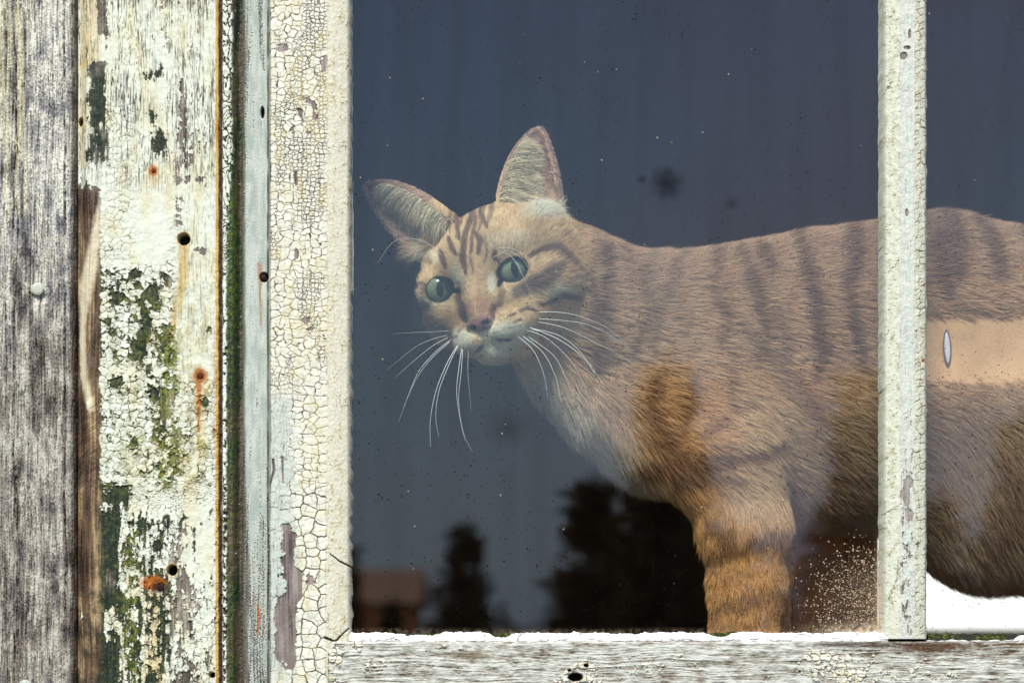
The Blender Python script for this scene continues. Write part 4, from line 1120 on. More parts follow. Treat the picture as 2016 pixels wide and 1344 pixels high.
def coat(V):
    """albedo of the coat for points V (n,3) in the working frame"""
    P, Q = unproj(V[:, 0], V[:, 1], V[:, 2])
    P = P.astype(f32); Q = Q.astype(f32)
    hl = (V - HC) @ HR.T
    hd = np.sqrt(hl[:, 0] ** 2 + (hl[:, 1] * .84) ** 2 + (np.where(hl[:, 2] > 0, .66, 1) * hl[:, 2]) ** 2)
    head = 1 - sm(158, 192, hd)
    n1 = fbm(P / 34, Q / 34, 801, 3); n2 = fbm(P / 11, Q / 11, 802, 3, .6)
    wP = P + 9 * n1 * (1 - head) + (1.5 + 3 * (1 - head)) * n2 + 0 * P; wQ = Q + (6 + 16 * sm(860, 1000, Q)) * fbm(P / 30, Q / 30, 803, 3) * (1 - head)
    base = mixc(TAN, MID, np.clip(.35 + n1 * .5 + .35 * (1 - head), 0, 1))
    up = (1 - head) * (1 - sm(470, 640, Q + .12 * (P - 1500)))
    base = mixc(base, np.array([.38, .235, .15]), up * .6)
    low = (1 - head) * boxm(P, Q, 1240, 1620, 740, 1400, 50)
    base = mixc(base, np.array([.68, .33, .09]), low * (.6 + .25 * sm(900, 1050, Q)))
    legl = (1 - head) * boxm(P, Q, 1430, 1580, 760, 1010, 40)
    base = mixc(base, np.array([.72, .52, .30]), legl * .75)
    chest = (1 - head) * (1 - sm(-20, 60, (P - 1120) * .72 - (Q - 780) * .62 + n1 * 20)) * sm(690, 760, Q) * (1 - sm(960, 1030, Q)) * (1 - sm(1240, 1320, P))
    base = mixc(base, np.array([.50, .46, .38]), chest * .85)
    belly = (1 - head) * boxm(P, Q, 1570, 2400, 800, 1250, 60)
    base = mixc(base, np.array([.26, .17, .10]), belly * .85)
    # face
    fc = head
    cream = np.zeros(P.shape, f32)
    for cx, cy, rx, ry, a in ((1000, 655, 62, 26, .95), (905, 668, 30, 26, .95), (975, 690, 48, 26, .8), (903, 545, 12, 26, .55), (966, 560, 9, 22, .9), (845, 512, 34, 18, .35), (850, 594, 34, 12, .55), (1020, 575, 26, 7, .5), (1090, 570, 40, 13, .65), (1130, 560, 30, 16, .5), (1062, 422, 44, 26, .9), (816, 490, 34, 30, .8), (1000, 478, 60, 22, .3)):
        cream = np.maximum(cream, a * (1 - sm(.45, 1.25, spot(P, Q, cx, cy, rx, ry))))
    fb = mixc(np.array([.76, .56, .31]), np.array([.58, .37, .18]), np.clip(.4 + n1 * .6, 0, 1))
    fb = mixc(fb, np.array([.52, .29, .16]), (1 - sm(.4, 1.2, spot(P, Q, 942, 605, 36, 26))) * .8)
    fb = mixc(fb, np.array([.34, .22, .14]), (1 - sm(.4, 1.2, spot(P, Q, 840, 630, 44, 34))) * .6)
    fb = mixc(fb, CRM, cream)
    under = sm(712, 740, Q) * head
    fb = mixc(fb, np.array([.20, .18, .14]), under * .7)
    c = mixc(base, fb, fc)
    st = np.zeros(P.shape, f32)
    for pts, ws, a in BODY_STRIPES: st = np.maximum(st, a * polyd(wP, wQ, pts, [w * (1.2 + .35 * (pts[0][1] > 860)) for w in ws]) * (1 - head) * 1.15)
    sf = np.zeros(P.shape, f32)
    for pts, ws, a in FACE_STRIPES: sf = np.maximum(sf, a * 1.15 * polyd(wP, wQ, pts, [w * 1.2 for w in ws]) * sm(.0, .5, 1 - .0 * head))
    ok = sm(.2, .8, head) + (1 - head) * sm(1120, 1160, P) * (1 - sm(700, 720, Q))
    sf = sf * np.clip(ok, 0, 1)
    # the far side and the parts outside the picture carry plain bands
    bands = sm(.1, .6, fbm(P / 48, Q / 260, 805, 3) + .15) * (1 - head) * np.clip(sm(2020, 2060, P) + sm(450, 520, V[:, 1]), 0, 1)
    st = np.maximum(np.maximum(st, bands * .7), np.clip(sf, 0, 1))
    scol = mixc(STR, np.array([.20, .07, .022]), np.clip(low, 0, 1))
    c = mixc(c, scol, np.clip(st, 0, 1) * (.84 + .1 * head))
    c = c * (1 + .16 * n2)[..., None]
    # ears: pinkish brown rims
    for E_ in EARS:
        a, b, cc = E_.loc([V[:, 0], V[:, 1], V[:, 2]])
        em = sm(6, 26, b) * (np.abs(a) < E_.w0 * 1.2) * (np.abs(cc) < 90) * sm(130, 150, hd + b * .3)
        ec = mixc(np.array([.62, .43, .30]), np.array([.50, .30, .23]), sm(0, 1, b / E_.H)) * (.85 + .3 * sm(-.4, .5, n2))[:, None]
        c = mixc(c, ec, em * .85)
    # nose leather, lids, mouth
    nl = ell([V[:, 0], V[:, 1], V[:, 2]], H(-14, -97, 150), (34, 17, 20), HR)
    hl_ = (V - HC) @ HR.T; tri = np.abs(hl_[:, 0] + 14) - (26 + 1.0 * (hl_[:, 1] + 97))
    nl = np.maximum(nl, tri)
    c = mixc(c, np.array([.38, .17, .15]), 1 - sm(-3, 2, nl))
    for s in (-1, 1):
        c = mixc(c, np.array([.03, .015, .015]), 1 - sm(-1, 4, ell([V[:, 0], V[:, 1], V[:, 2]], H(s * 17 - 14, -99, 157), (9, 5, 9), HR)))
    for q in EYEP:
        rho, al = eyeplane([V[:, 0], V[:, 1], V[:, 2]], q)
        c = mixc(c, np.array([.03, .024, .022]), (1 - sm(1.06, 1.17, rho)) * (al > -10))
    mg = np.minimum(cap([V[:, 0], V[:, 1], V[:, 2]], H(-10, -108, 160), H(-10, -134, 152), 4, 4), np.minimum(
        cap([V[:, 0], V[:, 1], V[:, 2]], H(-10, -136, 152), H(30, -147, 136), 4.5, 3), cap([V[:, 0], V[:, 1], V[:, 2]], H(-10, -136, 152), H(-50, -147, 136), 4, 2.5)))
    c = mixc(c, np.array([.09, .06, .05]), 1 - sm(0, 4, mg))
    return np.clip(c, .01, .9).astype(f32)

def shaved(P, Q, Y):
    """the clipped patch on the flank"""
    n = fbm(P / 30, Q / 12, 811, 3) * 7
    m = sm(1752, 1790, P) * (1 - sm(2085, 2125, P)) * sm(590, 640, Q + 1.6 * n) * (1 - sm(732, 786, Q + 1.6 * n)) * (Y < 420)
    return m

xs = nu_axis(-330, 1750, -330, 290, 3.4, 9.0)
ys = nu_axis(40, 640, 50, 330, 3.4, 9.0)
zs = nu_axis(-75, 1170, 560, 1165, 3.4, 7.5)
BV, BF = surface_nets(full_sdf, xs, ys, zs)

def sdf_normals(V):
    e = 1.5; n = np.zeros_like(V)
    for i in range(3):
        a = V.copy(); b = V.copy(); a[:, i] += e; b[:, i] -= e
        n[:, i] = full_sdf([a[:, 0], a[:, 1], a[:, 2]]) - full_sdf([b[:, 0], b[:, 1], b[:, 2]])
    return n / np.maximum(np.linalg.norm(n, axis=1, keepdims=True), 1e-6)

def fur_skin_mat():
    m, n, l, b = new_mat("cat_skin")
    at = n.new("ShaderNodeAttribute"); at.attribute_name = "Col"
    tc = n.new("ShaderNodeTexCoord")
    no = n.new("ShaderNodeTexNoise"); no.inputs["Scale"].default_value = 1500; no.inputs["Detail"].default_value = 4
    l.new(tc.outputs["Object"], no.inputs["Vector"])
    mr = n.new("ShaderNodeMapRange"); mr.inputs[1].default_value = .3; mr.inputs[2].default_value = .7; mr.inputs[3].default_value = .78; mr.inputs[4].default_value = 1.12
    mx = n.new("ShaderNodeVectorMath"); mx.operation = 'SCALE'
    l.new(no.outputs["Fac"], mr.inputs[0]); l.new(at.outputs["Color"], mx.inputs[0]); l.new(mr.outputs[0], mx.inputs["Scale"])
    l.new(mx.outputs[0], b.inputs["Base Color"])
    bp = n.new("ShaderNodeBump"); bp.inputs["Strength"].default_value = .3; bp.inputs["Distance"].default_value = .0004
    l.new(no.outputs["Fac"], bp.inputs["Height"]); l.new(bp.outputs[0], b.inputs["Normal"])
    b.inputs["Roughness"].default_value = .65; b.inputs["Specular IOR Level"].default_value = .35
    return m

def fur_mat():
    m, n, l, b = new_mat("cat_fur")
    at = n.new("ShaderNodeAttribute"); at.attribute_name = "Col"
    l.new(at.outputs["Color"], b.inputs["Base Color"])
    b.inputs["Roughness"].default_value = .55; b.inputs["Specular IOR Level"].default_value = .35
    b.inputs["Sheen Weight"].default_value = .15
    return m

cat_loc = Vector(W(1462, 1345, 262) * S) + Vector((0, 0, GZ))
cat = empty("cat", cat_loc)
tag(cat, "ginger tabby cat standing behind the dusty glass, head turned to look out past the frame", "cat")
WV = BV * S + np.array([0, 0, GZ])
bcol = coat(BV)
Pb, Qb = unproj(BV[:, 0], BV[:, 1], BV[:, 2])
Pb = Pb.astype(f32); Qb = Qb.astype(f32)
shv = shaved(Pb, Qb, BV[:, 1])
skinc = np.array([.72, .44, .235]) * (1 + .10 * fbm(Pb / 50, Qb / 40, 815, 3))[:, None] * (1 - .22 * sm(.3, .7, fbm(Pb / 6, Qb / 4, 816, 3)))[:, None]
bcol2 = mixc(bcol * .8, skinc, shv)
m_skin = fur_skin_mat(); m_fur = fur_mat()
body_o = np_mesh("body", WV, BF, bcol2.astype(f32), m_skin, cat)

# --- fur ----------------------------------------------------------------------
def make_strands(name, root, dirs, length, rad, col, bend, mat, parent, npts=5, label=None):
    """root (n,3) and vectors in the working frame; bend (n,3) is where the tip is pulled"""
    n = len(root)
    t = np.linspace(0, 1, npts)
    pts = root[:, None, :] + dirs[:, None, :] * (t[None, :, None] * length[:, None, None]) + bend[:, None, :] * (t ** 1.7)[None, :, None] * length[:, None, None]
    pts = pts * S + np.array([0, 0, GZ]) - np.array(parent.location)
    hc = bpy.data.hair_curves.new(name)
    hc.add_curves([npts] * n)
    hc.attributes["position"].data.foreach_set("vector", np.ascontiguousarray(pts, f32).ravel()) if "position" in hc.attributes else hc.points.foreach_set("position", np.ascontiguousarray(pts, f32).ravel())
    ra = hc.attributes.get("radius") or hc.attributes.new("radius", 'FLOAT', 'POINT')
    prof = np.array([1, 1, .9, .65, .15]) if npts == 5 else np.linspace(1, .1, npts)
    ra.data.foreach_set("value", (rad[:, None] * prof[None, :] * S).astype(f32).ravel())
    ca = hc.attributes.new("Col", 'FLOAT_COLOR', 'CURVE')
    c4 = np.ones((n, 4), f32); c4[:, :3] = col
    ca.data.foreach_set("color", c4.ravel())
    o = bpy.data.objects.new(name, hc); link(o, parent)
    hc.materials.append(mat)
    if label: o["label"] = label
    return o

rng = np.random.default_rng(11)
def sample(V, F, weight, n):
    tri = np.concatenate([F[:, [0, 1, 2]], F[:, [0, 2, 3]]])
    a, b, c = V[tri[:, 0]], V[tri[:, 1]], V[tri[:, 2]]
    ar = np.linalg.norm(np.cross(b - a, c - a), axis=1) * weight(((a + b + c) / 3))
    cdf = np.cumsum(ar); cdf /= cdf[-1]
    i = np.searchsorted(cdf, rng.random(n))
    r1 = np.sqrt(rng.random(n)); r2 = rng.random(n)
    return a[i] * (1 - r1)[:, None] + b[i] * (r1 * (1 - r2))[:, None] + c[i] * (r1 * r2)[:, None]

def dens_w(M):
    P, Q = unproj(M[:, 0], M[:, 1], M[:, 2])
    hl = np.sqrt((((M - HC)) ** 2).sum(1))
    w = np.ones(len(M))
    w *= np.where(M[:, 1] > 400, .18, 1)
    w *= np.where(P > 2060, .22, 1)
    w *= np.where(Q > 1262, .25, 1)
    w *= np.where(hl < 195, 4.2, 1)
    return w

NF = int(os.environ.get("NFUR", "520000"))
R = sample(BV, BF, dens_w, NF)
N = sdf_normals(R)
Pr, Qr = unproj(R[:, 0], R[:, 1], R[:, 2]); Pr = Pr.astype(f32); Qr = Qr.astype(f32)
hl = (R - HC) @ HR.T; hr_ = np.sqrt(hl[:, 0] ** 2 + (hl[:, 1] * .84) ** 2 + (np.where(hl[:, 2] > 0, .66, 1) * hl[:, 2]) ** 2); headm = 1 - sm(158, 205, hr_)
keep = np.ones(len(R), bool)
keep &= (shaved(Pr, Qr, R[:, 1]) < rng.random(len(R)) * .9 + .05) & ~((spot(Pr, Qr, 1865, 684, 14, 42) < 1) & (R[:, 1] < 400))
nose = ell([R[:, 0], R[:, 1], R[:, 2]], H(-14, -97, 150), (34, 17, 20), HR); nose = np.maximum(nose, np.abs(hl[:, 0] + 14) - (26 + 1.0 * (hl[:, 1] + 97))); keep &= nose > 0
for q in EYEP:
    rho, al = eyeplane([R[:, 0], R[:, 1], R[:, 2]], q)
    keep &= ~((rho < 1.10) & (al > -30))
inear = np.zeros(len(R)); earb = np.zeros(len(R)); eara = np.zeros(len(R))
for E_ in EARS:
    a, b, cc = E_.loc([R[:, 0], R[:, 1], R[:, 2]])
    m = (b > 2) & (b < E_.H + 5) & (np.abs(a) < E_.w0 * 1.1) & (np.abs(cc) < 80)
    d = np.abs(E_.sdf([R[:, 0], R[:, 1], R[:, 2]])) < 6
    m &= d
    inear = np.where(m, 1, inear)
# flow field
cx = np.array([1.0, 0, 0]); dn = np.array([0, 0, -1.0])
flow = np.zeros_like(R)
bodyf = np.stack([np.ones(len(R)), .12 * np.ones(len(R)), -(.12 + .55 * sm(560, 1000, Qr))], -1)
bodyf[:, 2] += .30 * (1 - sm(1500, 1700, Pr)) * (1 - sm(560, 640, Qr)) * 0
legm = boxm(Pr, Qr, 1370, 1600, 960, 1500, 40)
bodyf = bodyf * (1 - legm[:, None]) + np.array([.10, 0, -1.0]) * legm[:, None]
armm = boxm(Pr, Qr, 1330, 1600, 800, 980, 50) * (1 - legm)
bodyf = bodyf * (1 - armm[:, None]) + np.array([.9, 0, -.45]) * armm[:, None]
chm = (1 - sm(-10, 110, (Pr - 1120) * .72 - (Qr - 780) * .62)) * sm(640, 740, Qr) * (1 - sm(960, 1040, Qr)) * (1 - sm(1260, 1340, Pr))
bodyf = bodyf * (1 - chm[:, None]) + np.array([.35, -.1, -1.0]) * chm[:, None]
thm = sm(1800, 1900, Pr) * sm(790, 900, Qr)
bodyf = bodyf * (1 - thm[:, None]) + np.array([.55, 0, -1.0]) * thm[:, None]
away = R - H(0, -60, 200)
away = away / np.linalg.norm(away, axis=1, keepdims=True)
upf = HV * 1.0
fw = sm(-40, 40, hl[:, 1]) * sm(20, 70, hl[:, 2])
hf = away + HV[None, :] * (fw * .8)[:, None] - HV[None, :] * (sm(40, 110, -hl[:, 1]) * .5)[:, None]
flow = bodyf * (1 - headm[:, None]) + hf * headm[:, None]
# low frequency waviness gives the coat its clumps
def vnoise(a, b, s, seed): return np.stack([fbm(a / s, b / s, seed + i, 3, .6) for i in range(3)], -1)
flow = flow / np.linalg.norm(flow, axis=1, keepdims=True)
flow = flow + vnoise(Pr, Qr, 40, 821) * (.42 + .15 * chm[:, None]) + vnoise(Pr, Qr, 10, 825) * .34 * (1 - .4 * headm[:, None])
rt_ = (Pr > 930)[:, None]
td = np.where(rt_, EARS[0].b * .8 + EARS[0].a * .55 + rng.normal(0, .25, R.shape), EARS[1].b * .35 - EARS[1].a * .8 + np.array([-.2, 0, -.1]) + rng.normal(0, .25, R.shape))
tm_ = (np.maximum(1 - sm(.4, 1.2, spot(Pr, Qr, 1056, 420, 50, 26)), 1 - sm(.4, 1.2, spot(Pr, Qr, 818, 484, 40, 30))) * (R[:, 1] < 300))[:, None]
flow = flow * (1 - tm_) + td * tm_
flow = flow - N * (flow * N).sum(1, keepdims=True)
flow = flow / np.maximum(np.linalg.norm(flow, axis=1, keepdims=True), 1e-6)
L = 27 + 8 * rng.random(len(R))
L = L * (1 - headm) + headm * (10 + 16 * sm(80, 150, np.abs(hl[:, 0])) + 9 * sm(60, 130, -hl[:, 2] + 40))
front = sm(90, 130, hl[:, 2]); L = L * (1 - .45 * front * headm)
bl = np.zeros(len(R))
for q in EYEP:
    rho, al = eyeplane([R[:, 0], R[:, 1], R[:, 2]], q)
    bl = np.maximum(bl, (1 - sm(1.0, 1.8, rho)) * (al > -30))
L = L * (1 - .55 * bl)
tuft = np.maximum(1 - sm(.4, 1.2, spot(Pr, Qr, 1056, 420, 50, 26)), 1 - sm(.4, 1.2, spot(Pr, Qr, 818, 484, 40, 30))) * (inear < 1) * (R[:, 1] < 300) * (rng.random(len(R)) < .6)
L = L * (1 - tuft) + tuft * (22 + 22 * rng.random(len(R)))
L = L * (1 + .35 * chm + .25 * thm - .35 * legm * sm(1000, 1100, Qr))
mgr = np.minimum(cap([R[:, 0], R[:, 1], R[:, 2]], H(-10, -108, 160), H(-10, -134, 152), 4, 4), np.minimum(cap([R[:, 0], R[:, 1], R[:, 2]], H(-10, -136, 152), H(30, -147, 136), 4, 3), cap([R[:, 0], R[:, 1], R[:, 2]], H(-10, -136, 152), H(-50, -147, 136), 4, 3)))
L = L * (.35 + .65 * sm(0, 10, mgr))
keep &= mgr > 1
sd = shaved(Pr, Qr, R[:, 1]); L = L * (1 - .7 * sd)
L = np.where(inear > 0, 10, L)
L = L * (.7 + .5 * rng.random(len(R)))
lift = .30 + .18 * chm + .22 * rng.random(len(R)) + .12 * thm
lift = np.where(inear > 0, .5, lift)
lift = lift * (1 - .35 * headm)
dirs = N * lift[:, None] * 1.0 + flow * .62
bend = flow * .45 - N * (lift * .35)[:, None] + rng.normal(0, .07, R.shape)
rad = (.26 + .16 * rng.random(len(R))) * (1 - .42 * headm)
rad = np.where(R[:, 1] > 400, rad * 2, rad); rad = np.where(Pr > 2060, rad * 2, rad)
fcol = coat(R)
# agouti banding: tips a shade lighter on some hairs, dark guard hairs among them
rv = rng.random(len(R))
streak = fbm(Pr / 5 , Qr / 5, 831, 3, .7)
fcol = fcol * (1.04 + .42 * (rv - .5) + .50 * streak)[:, None]
grd = rng.random(len(R)) < .06 * (1 - headm * .6)
fcol = np.where((grd & (rv > .5))[:, None], fcol * .45, fcol)
pale = rng.random(len(R)) < .16
fcol = np.where(pale[:, None], fcol * .6 + np.array([.62, .50, .36]) * .42, fcol)
fcol = np.clip(fcol, .01, .85)
k = keep
fur_o = make_strands("fur", R[k], dirs[k], L[k], rad[k], fcol[k], bend[k], m_fur, cat)

# --- long pale hair inside the ears, and tufts below them -----------------------
er, ed, eb, el, ec = [], [], [], [], []
for ei, E_ in enumerate(EARS):
    n = 7000
    t = rng.random(n) ** .9 * .96 - .22
    pn = fbm((t * 9).astype(f32), np.zeros(n, f32), 851 + ei, 3)
    t = t - .06 * np.abs(pn)
    w = E_.half(np.clip(t, 0, 1))
    side = -1 if ei == 0 else 1            # hair grows from the inner rim, sweeping outward
    u = rng.random(n)
    a0 = side * w * (.90 - (1.05 + .35 * fbm((t * 6).astype(f32), np.ones(n, f32), 861 + ei, 2)) * u ** 1.2)
    c0 = .42 * w - .66 * w * np.sqrt(np.clip(1 - (a0 / np.maximum(w, 1)) ** 2, 0, 1))
    c0 = np.minimum(c0, .16 * w)
    p = E_.base + E_.a * a0[:, None] + E_.b * (t * E_.H)[:, None] + E_.c * (c0 + 3)[:, None]
    p = p + E_.a * (E_.skew * np.clip(t, 0, 1) ** 2 * (1 - t) * E_.w0)[:, None]
    d = -side * E_.a * .85 + E_.b * (.45 + .35 * t)[:, None] + E_.c * .55
    d = d + rng.normal(0, .17, d.shape) + E_.b * (fbm((t * 14).astype(f32), (u * 2).astype(f32), 841 + ei, 3) * .7)[:, None]
    d /= np.linalg.norm(d, axis=1, keepdims=True)
    ln = (38 - 16 * t + 34 * rng.random(n) ** 2) * (1 - .45 * u) * np.clip(w / E_.w0 + .25, .35, 1)
    b_ = -E_.b * (.12 + .3 * (1 - t))[:, None] - E_.c * .30 - side * E_.a * .1
    er.append(p); ed.append(d); el.append(ln); eb.append(b_)
    cc = CRM * np.array([1.12, 1.05, .98]) * (.5 + .85 * rng.random((n, 1))) * (.8 + .5 * fbm((t * 30).astype(f32), (u * 2).astype(f32), 871 + ei, 3))[:, None] * np.array([1.0, .99, .93])
    ec.append(cc)
er, ed, el, eb, ec = [np.concatenate(q) for q in (er, ed, el, eb, ec)]
make_strands("ear_hair", er, ed, el, np.full(len(er), .34), ec, eb, m_fur, cat, label="long cream hair lining both ears")

# --- eyes -----------------------------------------------------------------------
def eye_mat():
    m, n, l, b = new_mat("cat_eye")
    tc = n.new("ShaderNodeTexCoord")
    ln = n.new("ShaderNodeVectorMath"); ln.operation = 'MULTIPLY'; ln.inputs[1].default_value = (1, 0, 1)
    le = n.new("ShaderNodeVectorMath"); le.operation = 'LENGTH'
    l.new(tc.outputs["Object"], ln.inputs[0]); l.new(ln.outputs[0], le.inputs[0])
    mr = n.new("ShaderNodeMapRange"); mr.inputs[1].default_value = 0; mr.inputs[2].default_value = 37 * S
    l.new(le.outputs["Value"], mr.inputs[0])
    r = n.new("ShaderNodeValToRGB"); e = r.color_ramp.elements
    e[0].position = 0; e[0].color = (.13, .16, .075, 1)
    e[1].position = .90; e[1].color = (.01, .01, .01, 1)
    for p_, c_ in ((.30, (.16, .20, .10, 1)), (.60, (.21, .25, .15, 1)), (.72, (.12, .14, .09, 1)), (.80, (.05, .06, .05, 1))):
        q = r.color_ramp.elements.new(p_); q.color = c_
    no = n.new("ShaderNodeTexNoise"); no.inputs["Scale"].default_value = 900; no.inputs["Detail"].default_value = 4
    l.new(tc.outputs["Object"], no.inputs["Vector"])
    m2 = n.new("ShaderNodeMapRange"); m2.inputs[1].default_value = .3; m2.inputs[2].default_value = .7; m2.inputs[3].default_value = .7; m2.inputs[4].default_value = 1.25
    sc = n.new("ShaderNodeVectorMath"); sc.operation = 'SCALE'
    l.new(mr.outputs[0], r.inputs["Fac"]); l.new(no.outputs["Fac"], m2.inputs[0])
    l.new(r.outputs["Color"], sc.inputs[0]); l.new(m2.outputs[0], sc.inputs["Scale"]); l.new(sc.outputs[0], b.inputs["Base Color"])
    b.inputs["Roughness"].default_value = .25; b.inputs["Specular IOR Level"].default_value = .3; b.inputs["Coat Weight"].default_value = .35; b.inputs["Coat Roughness"].default_value = .02
    return m
m_eye = eye_mat()
m_pup, n_, l_, b_p = new_mat("pupil_black"); b_p.inputs["Base Color"].default_value = (.008, .009, .012, 1); b_p.inputs["Roughness"].default_value = .3; b_p.inputs["Specular IOR Level"].default_value = .15
def uvs(R_, nu=40, nv=24):
    V = []; F = []
    for j in range(nv + 1):
        th = math.pi * j / nv
        for i in range(nu):
            a = 2 * math.pi * i / nu
            V.append((R_ * math.sin(th) * math.cos(a), -R_ * math.cos(th), R_ * math.sin(th) * math.sin(a)))
    for j in range(nv):
        for i in range(nu):
            F.append((j * nu + i, j * nu + (i + 1) % nu, (j + 1) * nu + (i + 1) % nu, (j + 1) * nu + i))
    return np.array(V), np.array(F)[:, ::-1]
PUP = [dict(a=7.6, b=17.0, roll=4, yaw=0), dict(a=7.2, b=17.0, roll=16, yaw=9)]
for q, pu in zip(EYEP, PUP):
    V_, F_ = uvs(EYE_R * S)
    eo = np_mesh("eye", V_, F_, None, m_eye, None)
    eo.parent = cat
    base = Vector(q["c"] * S) + Vector((0, 0, GZ)) - cat.location
    eo.location = base
    g = Vector(q["g"])
    g.rotate(Matrix.Rotation(math.radians(pu["yaw"]), 3, 'Z'))
    rot = g.to_track_quat('-Y', 'Z')
    eo.rotation_euler = rot.to_euler()
    # pupil: a lens-shaped slit lying on the ball
    vs, fs = [], []
    nr_, na = 6, 40
    for j in range(nr_ + 1):
        for i in range(na):
            a = 2 * math.pi * i / na
            rr = j / nr_
            x = pu["a"] * rr * math.cos(a) * abs(math.cos(a)) ** .25
            z = pu["b"] * rr * math.sin(a)
            rl = math.radians(pu["roll"])
            x, z = x * math.cos(rl) - z * math.sin(rl), x * math.sin(rl) + z * math.cos(rl)
            y = -math.sqrt((EYE_R + .35) ** 2 - x * x - z * z)
            vs.append((x * S, y * S, z * S))
    for j in range(nr_):
        for i in range(na):
            fs.append((j * na + i, j * na + (i + 1) % na, (j + 1) * na + (i + 1) % na, (j + 1) * na + i))
    po = np_mesh("pupil", np.array(vs), np.array(fs), None, m_pup, None); po.parent = eo

# --- whiskers -------------------------------------------------------------------
m_wh, n_, l_, b_w = new_mat("whisker_white"); b_w.inputs["Base Color"].default_value = (.88, .88, .84, 1); b_w.inputs["Roughness"].default_value = .35
def whisker(pts, d0, d1, r0=.95, name="whisker"):
    """pts: picture points of a curve; depth runs d0 to d1; tapered tube"""
    P_ = np.array(pts, float)
    n = 26
    # Catmull-Rom through the points
    ts = np.linspace(0, len(P_) - 1.0001, n); out = []
    for t in ts:
        i = int(t); u = t - i
        p0 = P_[max(i - 1, 0)]; p1 = P_[i]; p2 = P_[min(i + 1, len(P_) - 1)]; p3 = P_[min(i + 2, len(P_) - 1)]
        out.append(.5 * ((2 * p1) + (-p0 + p2) * u + (2 * p0 - 5 * p1 + 4 * p2 - p3) * u * u + (-p0 + 3 * p1 - 3 * p2 + p3) * u ** 3))
    out = np.array(out); tt = np.linspace(0, 1, n)
    C3 = np.array([W(p[0], p[1], d0 + (d1 - d0) * t) for p, t in zip(out, tt)])
    V = []; F = []; ns = 6
    for j in range(n):
        tg = C3[min(j + 1, n - 1)] - C3[max(j - 1, 0)]; tg /= np.linalg.norm(tg)
        a = np.cross(tg, [0, 1, 0]); a /= np.linalg.norm(a); b = np.cross(tg, a)
        r = r0 * .72 * (1 - .85 * tt[j])
        for i in range(ns):
            an = 2 * math.pi * i / ns
            V.append(C3[j] + (a * math.cos(an) + b * math.sin(an)) * r)
    for j in range(n - 1):
        for i in range(ns):
            F.append((j * ns + i, j * ns + (i + 1) % ns, (j + 1) * ns + (i + 1) % ns, (j + 1) * ns + i))
    return np_mesh(name, np.array(V) * S + np.array([0, 0, GZ]), np.array(F), None, m_wh, cat)
WR = [([(1040, 616), (1090, 614), (1140, 622), (1200, 648), (1245, 690)], 120, 90, .9),
      ([(1042, 627), (1100, 630), (1160, 640), (1215, 668), (1240, 690)], 122, 100, .85),
      ([(1050, 632), (1110, 645), (1180, 678), (1235, 706)], 124, 110, .9),
      ([(1040, 644), (1100, 668), (1150, 705), (1180, 745), (1190, 765)], 118, 70, 1.0),
      ([(1044, 646), (1100, 660), (1140, 690), (1170, 735), (1188, 790)], 118, 90, .9),
      ([(1030, 648), (1075, 665), (1125, 712), (1155, 770)], 120, 60, .85),
      ([(1020, 662), (1050, 690), (1070, 735), (1078, 780)], 116, 50, .8),
      ([(1030, 662), (1070, 695), (1095, 745), (1104, 790)], 116, 50, .85),
      ([(1042, 664), (1090, 700), (1115, 745), (1130, 790)], 116, 70, .7),
      ([(1100, 552), (1160, 555), (1210, 566), (1240, 585)], 210, 180, .5)]
WL = [([(884, 651), (850, 653), (800, 655), (770, 657)], 112, 90, .5),
      ([(880, 660), (850, 668), (815, 685), (760, 730)], 110, 60, .6),
      ([(882, 664), (850, 682), (815, 710), (775, 745)], 110, 50, .7),
      ([(888, 668), (855, 695), (825, 730), (805, 775), (785, 830)], 106, 50, .8),
      ([(886, 672), (850, 705), (820, 745), (795, 800)], 106, 40, .7),
      ([(900, 680), (880, 715), (858, 770), (847, 830), (848, 880)], 104, 40, 1.0),
      ([(902, 680), (885, 715), (864, 770), (858, 820), (864, 860)], 104, 50, .9),
      ([(909, 686), (904, 720), (899, 770), (905, 820), (916, 870)], 104, 40, .9),
      ([(911, 688), (908, 730), (903, 790), (912, 850), (930, 890)], 104, 60, .8),
      ([(922, 692), (921, 730), (925, 780), (928, 810)], 104, 80, .45)]
WB = [([(868, 500), (840, 478), (800, 469), (770, 480), (744, 518)], 150, 110, .7),
      ([(966, 498), (985, 488), (1010, 490), (1040, 508), (1080, 545)], 120, 80, .6),
      ([(972, 506), (995, 498), (1015, 515), (1030, 545), (1050, 590)], 115, 80, .65),
      ([(975, 500), (1000, 494), (1030, 512), (1045, 540)], 118, 80, .5)]
for w_ in WR + WL: whisker(*w_)
for w_ in WB: whisker(*w_, name="eyebrow_whisker")

# pale oval dressing on the clipped flank
def flank_y(px, py):
    lo, hi = 120.0, 330.0
    for d in np.linspace(60, 420, 181):
        p = W(px, py, d)
        v = float(full_sdf([np.array([p[0]]), np.array([p[1]]), np.array([p[2]])])[0])
        if v < 0: return d
    return 200
def oval(rx, rz, lift, name, mat, parent, label):
    V = []; F = []; na, nr2 = 36, 6
    for j in range(nr2 + 1):
        rr = j / nr2
        for i in range(na):
            a = 2 * math.pi * i / na
            px, py = 1865 + rx * rr * math.cos(a) * (1 - .25 * math.sin(a) ** 2), 684 + rz * rr * math.sin(a)
            px += (py - 684) * .05
            d = DG(px, py) - lift * (1 - rr ** 4) - 5.0
            V.append(W(px, py, d) * S + np.array([0, 0, GZ]))
    for j in range(nr2):
        for i in range(na):
            F.append((j * na + i, (j + 1) * na + i, (j + 1) * na + (i + 1) % na, j * na + (i + 1) % na))
    o = np_mesh(name, np.array(V), np.array(F), None, mat, parent)
    o["label"] = label
    return o
_d = {(px, py): flank_y(px, py) for px in (1850, 1880) for py in (640, 684, 728)}
